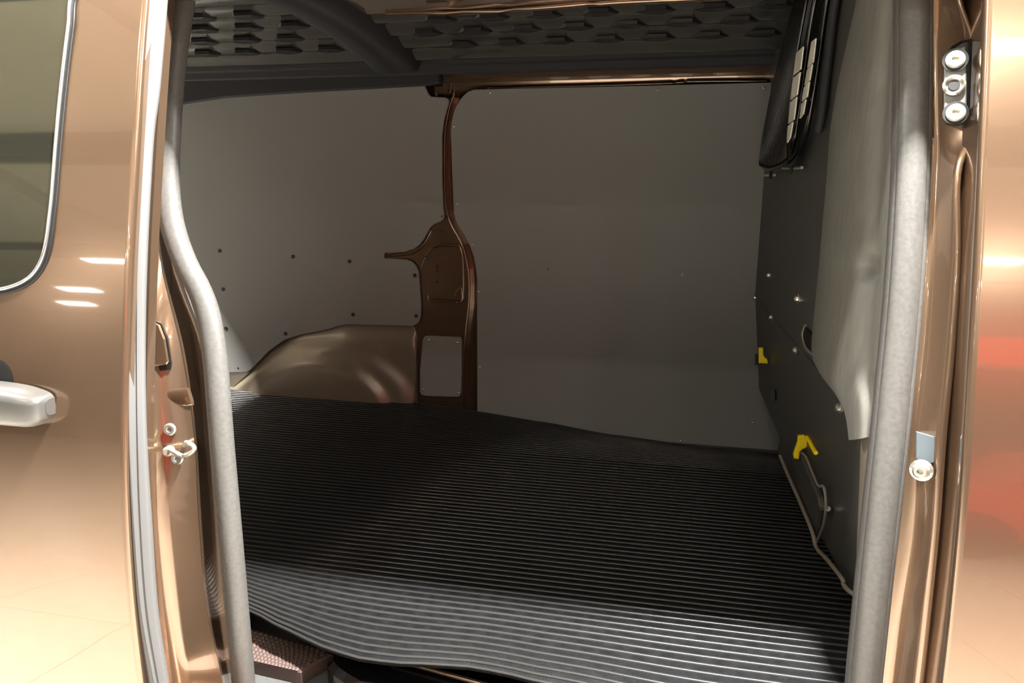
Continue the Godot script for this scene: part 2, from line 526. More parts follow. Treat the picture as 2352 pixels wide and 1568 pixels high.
	var c4 := [Vector3(-0.9359, 1.2293, -0.2952), Vector3(-0.9332, 1.18, -0.2773), Vector3(-0.9448, 1.0204, -0.2312), Vector3(-0.948, 0.9412, -0.2105), Vector3(-0.9517, 0.8621, -0.1903), Vector3(-0.9238, 0.7047, -0.1525), Vector3(-0.8741, 0.5487, -0.1197), Vector3(-0.8466, 0.3907, -0.0921), Vector3(-0.84, 0.2242, -0.0753), Vector3(-0.838, 0.044, -0.0707), Vector3(-0.8233, -0.1183, -0.0741), Vector3(-0.8175, -0.1914, -0.0767)]
	var c5 := [Vector3(-0.9451, 1.2391, -0.3356), Vector3(-0.9408, 1.1879, -0.3148), Vector3(-0.9524, 1.0242, -0.2672), Vector3(-0.9615, 0.943, -0.246), Vector3(-0.9604, 0.8619, -0.2253), Vector3(-0.9311, 0.7005, -0.1866), Vector3(-0.8618, 0.5414, -0.1533), Vector3(-0.8433, 0.3789, -0.1255), Vector3(-0.8308, 0.2087, -0.1088), Vector3(-0.8297, 0.0232, -0.1053), Vector3(-0.8246, -0.1458, -0.1101), Vector3(-0.8192, -0.2221, -0.114)]
	part("rear_pillar", loft_columns([c0, c1, c2, c3], 60), M.paint, t)
	part("rear_pillar_groove", loft_columns([c3, c4, c5], 60), M.paint, t)
	var c6 := [Vector3(-0.9951, 1.2594, -0.4119), Vector3(-0.9861, 1.2041, -0.385), Vector3(-0.9969, 1.032, -0.3342), Vector3(-1.0024, 0.9467, -0.312), Vector3(-0.9994, 0.8615, -0.2902), Vector3(-0.9688, 0.6921, -0.2498), Vector3(-0.9001, 0.5249, -0.215), Vector3(-0.8798, 0.3537, -0.1874), Vector3(-0.8685, 0.1731, -0.1726), Vector3(-0.8686, -0.0237, -0.1708), Vector3(-0.8671, -0.2038, -0.1773), Vector3(-0.8638, -0.2878, -0.1851)]
	part("rear_pillar_return", loft_columns([c5, c6], 60), M.paint, t)
	# hole in the rear pillar, its shaded rim painted as a black plate, and the ledge under it
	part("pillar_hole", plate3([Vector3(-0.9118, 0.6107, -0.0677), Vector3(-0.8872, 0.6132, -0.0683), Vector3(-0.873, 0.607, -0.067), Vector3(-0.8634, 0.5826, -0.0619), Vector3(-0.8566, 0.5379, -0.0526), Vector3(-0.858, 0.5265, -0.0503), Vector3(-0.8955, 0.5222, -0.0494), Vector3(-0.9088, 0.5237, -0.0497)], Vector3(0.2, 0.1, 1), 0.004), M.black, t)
	part("pillar_hole_cover", plate3([Vector3(-0.9063, 0.61, -0.0606), Vector3(-0.8836, 0.6116, -0.0609), Vector3(-0.8721, 0.6061, -0.0598), Vector3(-0.8625, 0.5819, -0.0547), Vector3(-0.8567, 0.5419, -0.0464), Vector3(-0.8601, 0.5372, -0.0454), Vector3(-0.8904, 0.5325, -0.0445), Vector3(-0.9036, 0.5318, -0.0444)], Vector3(0.2, 0.1, 1), 0.004, 0.002), M.paint, t)
	part("pillar_ledge", tube(smooth_path([Vector3(-0.9085, 0.469, -0.0518), Vector3(-0.8731, 0.4728, -0.0526), Vector3(-0.8381, 0.4765, -0.0533), Vector3(-0.8226, 0.4797, -0.0539)], 12), 0.017, 0.005, 14, Vector3.UP), M.paint, t)
	var nb := Vector3(0.25, 0.1, 1)
	var k1: Array = [Vector3(-0.8574, 0.4223, -0.0363), Vector3(-0.8435, 0.3711, -0.0295), Vector3(-0.8581, 0.3848, -0.0313)]
	part("striker_bolt", lathe([Vector2(0.011, 0), Vector2(0.011, 0.004), Vector2(0.009, 0.006), Vector2(0.005, 0.006), Vector2(0.004, 0.003), Vector2(0, 0.003)], k1[0], nb, 20), M.steel, t)
	part("striker_bolt", lathe([Vector2(0.011, 0), Vector2(0.011, 0.004), Vector2(0.009, 0.006), Vector2(0.005, 0.006), Vector2(0.004, 0.003), Vector2(0, 0.003)], k1[1], nb, 20), M.steel, t)
	part("striker_base", lathe([Vector2(0.009, 0), Vector2(0.009, 0.012), Vector2(0.006, 0.015), Vector2(0, 0.015)], k1[2], nb, 16), M.zinc, t)
	part("striker_loop", tube(smooth_path([Vector3(-0.857, 0.3882, -0.0268), Vector3(-0.8317, 0.3921, -0.0073), Vector3(-0.8164, 0.388, -0.0067), Vector3(-0.8027, 0.3914, -0.0072), Vector3(-0.7924, 0.4014, -0.0085), Vector3(-0.799, 0.4084, -0.0095), Vector3(-0.8075, 0.4108, -0.0098), Vector3(-0.8327, 0.3936, -0.0375)], 30), 0.0042), M.zinc, t)
	# front pillar jamb, right of the opening
	var d0 := [Vector3(0.3548, 1.1545, -0.2543), Vector3(0.3556, 1.1159, -0.242), Vector3(0.359, 1.0524, -0.2246), Vector3(0.3615, 0.9893, -0.2081), Vector3(0.364, 0.9264, -0.1917), Vector3(0.3624, 0.8637, -0.1758), Vector3(0.3613, 0.7386, -0.1446), Vector3(0.3581, 0.6126, -0.1181), Vector3(0.3527, 0.4852, -0.092), Vector3(0.3487, 0.3536, -0.0724), Vector3(0.3469, 0.2149, -0.0594), Vector3(0.3469, 0.0886, -0.0563), Vector3(0.3462, 0.0322, -0.0555)]
	var d1 := [Vector3(0.3625, 1.1566, -0.2649), Vector3(0.3633, 1.1177, -0.2526), Vector3(0.3661, 1.0537, -0.2349), Vector3(0.3686, 0.9901, -0.2183), Vector3(0.3711, 0.9268, -0.2018), Vector3(0.3701, 0.8637, -0.1858), Vector3(0.369, 0.7376, -0.1544), Vector3(0.3658, 0.6107, -0.1277), Vector3(0.3604, 0.4824, -0.1015), Vector3(0.3565, 0.3497, -0.082), Vector3(0.3548, 0.2099, -0.0689), Vector3(0.355, 0.0825, -0.0662), Vector3(0.3544, 0.0256, -0.0654)]
	var d2 := [Vector3(0.3652, 1.149, -0.2325), Vector3(0.366, 1.1111, -0.2205), Vector3(0.3636, 1.049, -0.2037), Vector3(0.3649, 0.9871, -0.1875), Vector3(0.3684, 0.9253, -0.1714), Vector3(0.3732, 0.8638, -0.1558), Vector3(0.3715, 0.7412, -0.1251), Vector3(0.3696, 0.6176, -0.0992), Vector3(0.3632, 0.4927, -0.0735), Vector3(0.3651, 0.3646, -0.0536), Vector3(0.36, 0.2286, -0.0407), Vector3(0.3619, 0.1061, -0.0366), Vector3(0.3615, 0.051, -0.0358)]
	var d3 := [Vector3(0.3771, 1.1458, -0.2215), Vector3(0.3778, 1.1084, -0.2097), Vector3(0.3937, 1.0464, -0.193), Vector3(0.4005, 0.9853, -0.177), Vector3(0.4017, 0.9245, -0.1612), Vector3(0.3849, 0.8639, -0.1458), Vector3(0.3866, 0.7427, -0.1155), Vector3(0.3853, 0.6206, -0.0898), Vector3(0.3813, 0.4974, -0.0645), Vector3(0.3838, 0.3711, -0.0445), Vector3(0.3821, 0.2374, -0.0315), Vector3(0.3819, 0.1168, -0.0268), Vector3(0.3816, 0.0625, -0.0259)]
	var d4 := [Vector3(0.3747, 1.1409, -0.2), Vector3(0.3754, 1.1042, -0.1883), Vector3(0.396, 1.0431, -0.1722), Vector3(0.4049, 0.9831, -0.1565), Vector3(0.4049, 0.9235, -0.1409), Vector3(0.384, 0.864, -0.1258), Vector3(0.3856, 0.745, -0.0959), Vector3(0.3844, 0.6251, -0.0708), Vector3(0.38, 0.5041, -0.0458), Vector3(0.3817, 0.3802, -0.0257), Vector3(0.3805, 0.2492, -0.0126), Vector3(0.3795, 0.1314, -0.007), Vector3(0.3793, 0.0782, -0.0062)]
	var d5 := [Vector3(0.3808, 1.1406, -0.1999), Vector3(0.3815, 1.1039, -0.1882), Vector3(0.4015, 1.0429, -0.1721), Vector3(0.4087, 0.983, -0.1564), Vector3(0.4088, 0.9234, -0.1409), Vector3(0.3896, 0.864, -0.1258), Vector3(0.3939, 0.7452, -0.096), Vector3(0.3933, 0.6255, -0.0709), Vector3(0.3894, 0.5048, -0.046), Vector3(0.3896, 0.381, -0.0258), Vector3(0.3896, 0.2504, -0.0127), Vector3(0.3911, 0.1333, -0.007), Vector3(0.391, 0.0803, -0.0062)]
	var d6 := [Vector3(0.4188, 1.1648, -0.3125), Vector3(0.4196, 1.1248, -0.2999), Vector3(0.4392, 1.0583, -0.2811), Vector3(0.447, 0.993, -0.2641), Vector3(0.447, 0.9282, -0.2471), Vector3(0.4274, 0.8635, -0.2307), Vector3(0.4322, 0.7341, -0.1987), Vector3(0.4315, 0.6038, -0.1713), Vector3(0.4274, 0.4722, -0.1444), Vector3(0.4288, 0.3359, -0.1257), Vector3(0.4294, 0.1924, -0.1129), Vector3(0.4327, 0.0614, -0.1109), Vector3(0.4326, 0.0032, -0.11)]
	var d7 := [Vector3(0.4599, 1.1601, -0.301), Vector3(0.4594, 1.1208, -0.2886), Vector3(0.459, 1.056, -0.2705), Vector3(0.459, 0.9917, -0.2537), Vector3(0.459, 0.9276, -0.237), Vector3(0.4591, 0.8636, -0.2207), Vector3(0.4585, 0.7359, -0.189), Vector3(0.4597, 0.6074, -0.1621), Vector3(0.4588, 0.4778, -0.1356), Vector3(0.4572, 0.3435, -0.1165), Vector3(0.4606, 0.2028, -0.1033), Vector3(0.4657, 0.0743, -0.1011), Vector3(0.4661, 0.0171, -0.1003)]
	part("front_pillar", loft_columns([d0, d1, d2, d3, d4, d5, d6, d7], 72), M.paint, t)
	# striker block with three screws in its pocket
	var ns := Vector3(-0.2, 0.27, 1)
	var sb := part("striker_block", plate3([Vector3(0.3686, 0.9988, -0.1856), Vector3(0.3689, 1.0222, -0.1917), Vector3(0.3741, 1.0343, -0.1949), Vector3(0.3864, 1.0413, -0.1967), Vector3(0.3989, 1.0433, -0.1972), Vector3(0.4058, 1.0394, -0.1962), Vector3(0.4095, 1.0161, -0.1901), Vector3(0.4118, 0.9551, -0.1742), Vector3(0.4072, 0.9417, -0.1707), Vector3(0.3974, 0.9321, -0.1682), Vector3(0.385, 0.9304, -0.1677), Vector3(0.3751, 0.9348, -0.1689), Vector3(0.37, 0.9484, -0.1724)], ns, 0.03, 0.006), M.black_gloss, t, "grey and black striker block with three screws")
	part("striker_face", plate3([Vector3(0.3612, 0.9946, -0.1565), Vector3(0.361, 1.015, -0.1618), Vector3(0.3666, 1.028, -0.1652), Vector3(0.3775, 1.0349, -0.167), Vector3(0.3863, 1.037, -0.1676), Vector3(0.3884, 1.013, -0.1613), Vector3(0.3906, 0.9533, -0.1457), Vector3(0.3866, 0.9414, -0.1426), Vector3(0.3802, 0.9343, -0.1407), Vector3(0.3725, 0.9332, -0.1405), Vector3(0.3667, 0.9381, -0.1417), Vector3(0.363, 0.9489, -0.1446)], ns, 0.004, 0.0015), M.block_face, sb)
	for s in [Vector3(0.3728, 1.0198, -0.1571), Vector3(0.3761, 0.9471, -0.1381)]:
		part("countersink", lathe([Vector2(0.0165, 0), Vector2(0.0165, 0.0015), Vector2(0, 0.0015)], s, ns, 20), M.black, sb)
		part("screw", lathe([Vector2(0.0125, 0), Vector2(0.0125, 0.003), Vector2(0.0105, 0.004), Vector2(0.005, 0.004), Vector2(0.0035, 0.002), Vector2(0, 0.002)], s, ns, 20), M.zinc, sb)
	for s in [Vector3(0.3728, 0.9848, -0.1489)]:
		part("socket", lathe([Vector2(0.0145, 0), Vector2(0.0145, 0.003), Vector2(0.012, 0.0045), Vector2(0.009, 0.001), Vector2(0.006, 0), Vector2(0, 0)], s, ns, 24), M.steel, sb)
		part("socket_hole", lathe([Vector2(0.007, 0.0012), Vector2(0.007, 0.0018), Vector2(0, 0.0018)], s, ns, 16), M.black, sb)
	part("jamb_plate", plate3([Vector3(0.3573, 0.4996, -0.0719), Vector3(0.3825, 0.4939, -0.0708), Vector3(0.3828, 0.4578, -0.0636), Vector3(0.3727, 0.4532, -0.0626), Vector3(0.3589, 0.4609, -0.0642)], ns, 0.006, 0.001), M.plate_grey, t)
	var jb: Array = [Vector3(0.3643, 0.449, -0.0499)]
	bolt(jb[0], Vector3(-0.5, 0.1, 1), 0.0125, M.steel, t, "jamb_bolt")

# ---------------------------------------------------------------- sliding door, slid back on the left
func skin_rows(x0: float, x1: float, out: float, y0: float, y1: float, nx: int, edge: int) -> Array:
	var rows := []
	for i in 61:
		var y := y0 + (y1 - y0) * i / 60.0
		var r := []
		for k in nx + 1:
			r.append(Vector3(lerpf(x0, x1, float(k) / nx), y, skin_round(y) + out))
			if k == 0:
				# close to the rolled edge, so that the sheet stays flat beside it
				for d in [0.003, 0.008, 0.02]:
					r.append(Vector3(x0 + d * signf(x1 - x0), y, skin_round(y) + out))
		rows.append(r)
	if edge != 0:
		for r in rows:
			# rolled edge of the skin
			var e: Vector3 = r[0]
			r.insert(0, e + Vector3(edge * 0.004, 0, -0.002))
			r.insert(0, e + Vector3(edge * 0.006, 0, -0.008))
			r.insert(0, e + Vector3(edge * 0.004, 0, -0.022))
	return rows

func sliding_door() -> void:
	var t := thing("sliding_door", "brown sliding side door slid back, with dark window and silver handle", "door", Vector3(-1.4, GROUND + 0.2, 0.08))
	part("outer_skin", loft(skin_rows(-0.842, -2.0, 0.05, -0.42, 1.2, 8, 1)), M.paint, t)
	var inner := []
	for i in 41:
		var y := -0.42 + 1.62 * i / 40.0
		inner.append([Vector3(-0.852, y, skin_round(y) + 0.03), Vector3(-0.86, y, skin_round(y) + 0.005), Vector3(-2.0, y, skin_round(y) + 0.005)])
	part("inner_frame", loft(inner), M.paint, t)
	# two-lipped rubber on the leading edge
	var e0 := [Vector3(-0.8569, 1.1794, -0.0971), Vector3(-0.8543, 1.1373, -0.0838), Vector3(-0.8574, 0.9997, -0.0458), Vector3(-0.8617, 0.9314, -0.028), Vector3(-0.8633, 0.8632, -0.0106), Vector3(-0.8617, 0.7269, 0.0228), Vector3(-0.86, 0.5899, 0.0516), Vector3(-0.8526, 0.4523, 0.0795), Vector3(-0.8523, 0.3079, 0.0969), Vector3(-0.8499, 0.1554, 0.1077), Vector3(-0.8409, 0.0182, 0.1097), Vector3(-0.8387, -0.0446, 0.1084)]
	var e1 := [Vector3(-0.8367, 1.1753, -0.0838), Vector3(-0.8341, 1.1337, -0.0707), Vector3(-0.8373, 0.998, -0.0334), Vector3(-0.8409, 0.9306, -0.0158), Vector3(-0.8424, 0.8632, 0.0014), Vector3(-0.84, 0.7288, 0.0344), Vector3(-0.8375, 0.5937, 0.0628), Vector3(-0.8309, 0.4579, 0.0904), Vector3(-0.8292, 0.3159, 0.1081), Vector3(-0.8267, 0.1661, 0.1195), Vector3(-0.8175, 0.031, 0.1215), Vector3(-0.8146, -0.0301, 0.1209)]
	var e2 := [Vector3(-0.8422, 1.1816, -0.1098), Vector3(-0.8396, 1.1392, -0.0964), Vector3(-0.8419, 1.0006, -0.058), Vector3(-0.8479, 0.9318, -0.0401), Vector3(-0.8479, 0.8631, -0.0226), Vector3(-0.8463, 0.7259, 0.0111), Vector3(-0.8429, 0.5881, 0.04), Vector3(-0.8371, 0.4493, 0.0681), Vector3(-0.8367, 0.3038, 0.0853), Vector3(-0.8359, 0.1498, 0.0958), Vector3(-0.8288, 0.0112, 0.0978), Vector3(-0.8266, -0.0524, 0.0962)]
	var e3 := [Vector3(-0.8246, 1.1781, -0.0987), Vector3(-0.822, 1.1362, -0.0855), Vector3(-0.8237, 0.9992, -0.0477), Vector3(-0.8289, 0.9311, -0.0299), Vector3(-0.8296, 0.8632, -0.0126), Vector3(-0.8288, 0.7275, 0.0207), Vector3(-0.8263, 0.5911, 0.0494), Vector3(-0.8196, 0.454, 0.0772), Vector3(-0.8171, 0.3106, 0.0946), Vector3(-0.8155, 0.1588, 0.1056), Vector3(-0.809, 0.0219, 0.1077), Vector3(-0.8063, -0.0403, 0.1066)]
	var e4 := [Vector3(-0.8413, 1.1873, -0.1346), Vector3(-0.8388, 1.1441, -0.121), Vector3(-0.8402, 1.003, -0.0817), Vector3(-0.8455, 0.9329, -0.0634), Vector3(-0.8463, 0.863, -0.0456), Vector3(-0.8456, 0.7233, -0.0114), Vector3(-0.8438, 0.5828, 0.0181), Vector3(-0.8374, 0.4414, 0.0461), Vector3(-0.8329, 0.2934, 0.0632), Vector3(-0.8332, 0.1357, 0.073), Vector3(-0.8267, -0.0059, 0.0748), Vector3(-0.8247, -0.0713, 0.0725)]
	part("edge_rubber", loft_columns([e0, e1, e2, e3, e4], 60), M.door_rubber, t, "grey double-lipped rubber strip on the door's edge")
	var e5 := [Vector3(-0.8751, 1.1954, -0.1622), Vector3(-0.8725, 1.1511, -0.1482), Vector3(-0.8736, 1.0063, -0.1075), Vector3(-0.8783, 0.9345, -0.0888), Vector3(-0.8799, 0.8628, -0.0705), Vector3(-0.8793, 0.7196, -0.0356), Vector3(-0.8774, 0.5756, -0.0054), Vector3(-0.8716, 0.4302, 0.0226), Vector3(-0.8676, 0.278, 0.0397), Vector3(-0.8694, 0.115, 0.0483), Vector3(-0.8641, -0.0318, 0.0489), Vector3(-0.8623, -0.0991, 0.0465)]
	part("edge_rubber_back", loft_columns([e4, e5], 60), M.black, t)
	# window
	var g := [Vector3(-0.9743, 1.138, -0.061), Vector3(-0.973, 1.103, -0.05), Vector3(-0.975, 1.0687, -0.0408), Vector3(-0.9772, 1.0344, -0.0319), Vector3(-0.9791, 0.9967, -0.022), Vector3(-0.9807, 0.9555, -0.0113), Vector3(-0.982, 0.911, 0.0003), Vector3(-0.9829, 0.8666, 0.0115), Vector3(-0.9839, 0.8255, 0.0219), Vector3(-0.9858, 0.7948, 0.0297), Vector3(-0.9879, 0.7674, 0.0366), Vector3(-0.9914, 0.7455, 0.0419), Vector3(-0.9975, 0.7275, 0.0457), Vector3(-1.0069, 0.7122, 0.0489), Vector3(-1.0183, 0.7008, 0.0513), Vector3(-1.0331, 0.6921, 0.0532), Vector3(-1.0515, 0.6852, 0.0546), Vector3(-1.0752, 0.6796, 0.0558), Vector3(-1.1268, 0.6723, 0.0573), Vector3(-1.2149, 0.6636, 0.0591), Vector3(-1.343, 0.6533, 0.0613)]
	var gl := g.duplicate()
	gl.push_front(Vector3(g[0].x + 0.013, 1.16, skin_round(1.16) + 0.053))
	var rows := []
	for p in gl:
		rows.append([p, Vector3(minf(p.x, -1.25) * 0.5 - 0.75, p.y, p.z), Vector3(-1.9, p.y, skin_round(p.y) + 0.053)])
	part("window_glass", loft(rows, Vector3(0, 0, -0.003)), M.glass, t, "dark tinted window glass")
	var gp := smooth_path(gl, 90)
	part("window_bright_line", tube(gp, 0.0032, 0.0032, 8), M.chrome, t, "thin bright strip painted as the gap reflection round the window")  # reflection in the window gap, made as a bright strip
	var gasket := []
	for i in gp.size():
		var tg: Vector3 = (gp[mini(i + 1, 90)] - gp[maxi(i - 1, 0)]).normalized()
		var nn := Vector3(-tg.y, tg.x, 0).normalized()
		gasket.append(gp[i] + nn * 0.0062 + Vector3(0, 0, -0.0015))
	part("window_gasket", tube(gasket, 0.0042, 0.0025, 8), M.black, t)
	# pull handle: a silver bar that tapers to a blunt end
	var secs := [[-1.22, 0.535, 0.472, 0.040], [-1.08, 0.534, 0.468, 0.045], [-1.02, 0.531, 0.467, 0.044], [-0.99, 0.526, 0.468, 0.041], [-0.972, 0.520, 0.476, 0.034], [-0.966, 0.513, 0.486, 0.02]]
	var hs := []
	for s in secs:
		var r := []
		var cy: float = (s[1] + s[2]) / 2
		var hy: float = (s[1] - s[2]) / 2
		var bz := skin_round(cy) + 0.05
		for j in 17:
			var an := PI * j / 16.0
			r.append(Vector3(s[0], cy + hy * signf(cos(an)) * pow(absf(cos(an)), 0.5), bz + s[3] * pow(sin(an), 0.6)))
		hs.append(r)
	var hr := []
	for i in 31:
		var r := []
		for j in 17:
			var line := []
			for k in 6:
				line.append(hs[k][j])
			r.append(along(line, i / 30.0))
		hr.append(r)
	var h := part("door_handle", loft(hr), M.silver, t, "silver pull handle")
	part("handle_end", plate3(hs[5], Vector3.RIGHT, 0.001), M.silver, h)
	part("handle_grip_line", tube([Vector3(-1.22, 0.506, skin_round(0.506) + 0.0895), Vector3(-1.08, 0.506, skin_round(0.506) + 0.0945), Vector3(-0.99, 0.503, skin_round(0.503) + 0.0905)], 0.0012), M.steel, h)
	part("handle_recess", lathe([Vector2(0.038, 0.0008), Vector2(0.034, 0.0012), Vector2(0, 0.0012)], Vector3(-1.085, 0.53, skin_round(0.53) + 0.05), Vector3(0, 0.2, 1), 24), M.black, h)

# ---------------------------------------------------------------- front door on the right
func front_door() -> void:
	var t := thing("front_door", "closed brown front door beyond the front pillar, at the right edge", "door", Vector3(1.0, GROUND + 0.2, 0.0))
	part("outer_skin", loft(skin_rows(0.389, 1.6, 0.0, -0.42, 1.2, 8, -1)), M.paint, t)
	part("door_edge", loft([[Vector3(0.392, -0.42, skin_round(-0.42) - 0.02), Vector3(0.40, -0.42, -0.2)], [Vector3(0.392, 0.35, skin_round(0.35) - 0.02), Vector3(0.40, 0.35, -0.15)], [Vector3(0.392, 0.8, skin_round(0.8) - 0.02), Vector3(0.40, 0.8, -0.22)], [Vector3(0.392, 1.2, skin_round(1.2) - 0.02), Vector3(0.40, 1.2, -0.34)]]), M.paint, t)
	var inner := []
	for i in 21:
		var y := -0.42 + 1.62 * i / 20.0
		inner.append([Vector3(0.40, y, skin_round(y) - 0.12), Vector3(1.6, y, skin_round(y) - 0.12)])
	part("inner_frame", loft(inner), M.paint, t)

	# side window further forward
	var rows := []
	var rim := []
	for i in 13:
		var y := lerpf(0.60, 1.15, i / 12.0)
		var c := 0.06 * pow(1.0 - minf(1.0, i / 3.0), 2.0)
		rows.append([Vector3(0.62 + c, y, skin_round(y) + 0.003), Vector3(1.0, y, skin_round(y) + 0.003), Vector3(1.55, y, skin_round(y) + 0.003)])
		rim.push_front(rows[i][0])
	rim.append(Vector3(0.85, 0.595, skin_round(0.595) + 0.003))
	rim.append(Vector3(1.55, 0.595, skin_round(0.595) + 0.003))
	part("window_glass", loft(rows, Vector3(0, 0, -0.002)), M.glass, t, "dark window glass")
	part("window_bright_line", tube(smooth_path(rim, 50), 0.004), M.chrome, t)

# ---------------------------------------------------------------- weatherstrip round the opening
func weatherstrip() -> void:
	var left: Array = [Vector3(-0.9109, 1.2088, -0.2765), Vector3(-0.9105, 1.1647, -0.2625), Vector3(-0.9146, 1.1051, -0.2436), Vector3(-0.9179, 1.0423, -0.2269), Vector3(-0.9199, 0.9717, -0.2085), Vector3(-0.9189, 0.9091, -0.1922), Vector3(-0.9155, 0.8465, -0.1764), Vector3(-0.9063, 0.792, -0.1626), Vector3(-0.8905, 0.7456, -0.1511), Vector3(-0.8671, 0.6979, -0.1411), Vector3(-0.8406, 0.6575, -0.1326), Vector3(-0.8212, 0.6156, -0.1238), Vector3(-0.8086, 0.5658, -0.1133), Vector3(-0.7999, 0.5158, -0.1032), Vector3(-0.7916, 0.4462, -0.0895), Vector3(-0.7855, 0.3667, -0.0789), Vector3(-0.7797, 0.2768, -0.0702), Vector3(-0.7748, 0.1846, -0.0628), Vector3(-0.7741, 0.0864, -0.0613), Vector3(-0.7737, -0.0058, -0.0602), Vector3(-0.7762, -0.0945, -0.0633), Vector3(-0.7797, -0.1761, -0.0662)]
	var right: Array = [Vector3(0.3338, 1.1439, -0.2559), Vector3(0.3367, 1.0539, -0.23), Vector3(0.3393, 0.9586, -0.2051), Vector3(0.3408, 0.8637, -0.1807), Vector3(0.3404, 0.7879, -0.1616), Vector3(0.3393, 0.7121, -0.144), Vector3(0.3374, 0.6359, -0.128), Vector3(0.3343, 0.5592, -0.1119), Vector3(0.3314, 0.482, -0.0964), Vector3(0.3289, 0.4097, -0.0846), Vector3(0.3272, 0.3352, -0.0757), Vector3(0.3259, 0.2445, -0.0672), Vector3(0.3262, 0.157, -0.0624), Vector3(0.3272, 0.0817, -0.0612), Vector3(0.3288, 0.0252, -0.0604)]
	var path := []
	for p in smooth_path(left, 66):
		path.append(p)
	var lb: Vector3 = path[path.size() - 1]
	var rr := smooth_path(right, 45)
	var rb: Vector3 = rr[45]
	path.append(lb + Vector3(0.03, -0.06, 0))
	path.append(lb + Vector3(0.10, -0.09, 0))
	path.append(rb + Vector3(-0.10, -0.09, 0))
	path.append(rb + Vector3(-0.03, -0.06, 0))
	rr.reverse()
	path.append_array(rr)
	var rt: Vector3 = rr[45]
	path.append(rt + Vector3(-0.03, 0.03, -0.01))
	path.append(rt + Vector3(-0.12, 0.045, -0.015))
	path.append(path[0] + Vector3(0.14, 0.035, -0.01))
	path.append(path[0] + Vector3(0.04, 0.025, -0.01))
	var t := thing("door_weatherstrip", "grey rubber weatherstrip running round the open side doorway", "seal", Vector3(-0.25, -0.2, -0.1))
	part("bulb", tube(path, 0.0215, 0.019, 16, Vector3.RIGHT, true), M.seal, t)
	# gripping lip along the outer side of the bulb
	var lip_l := []
	for p in smooth_path(left, 66):
		lip_l.append(p + Vector3(-0.017, 0, 0.002))
	part("lip", tube(lip_l, 0.006, 0.010, 8), M.seal, t)
	var lip_r := []
	for p in smooth_path(right, 45):
		lip_r.append(p + Vector3(0.018, 0, -0.003))
	part("lip", tube(lip_r, 0.009, 0.012, 8), M.seal, t)
	var rib_r := []
	for p in smooth_path(right, 45):
		rib_r.append(p + Vector3(-0.017, 0, -0.016))
	part("flange", tube(rib_r, 0.007, 0.02, 8), M.seal, t)

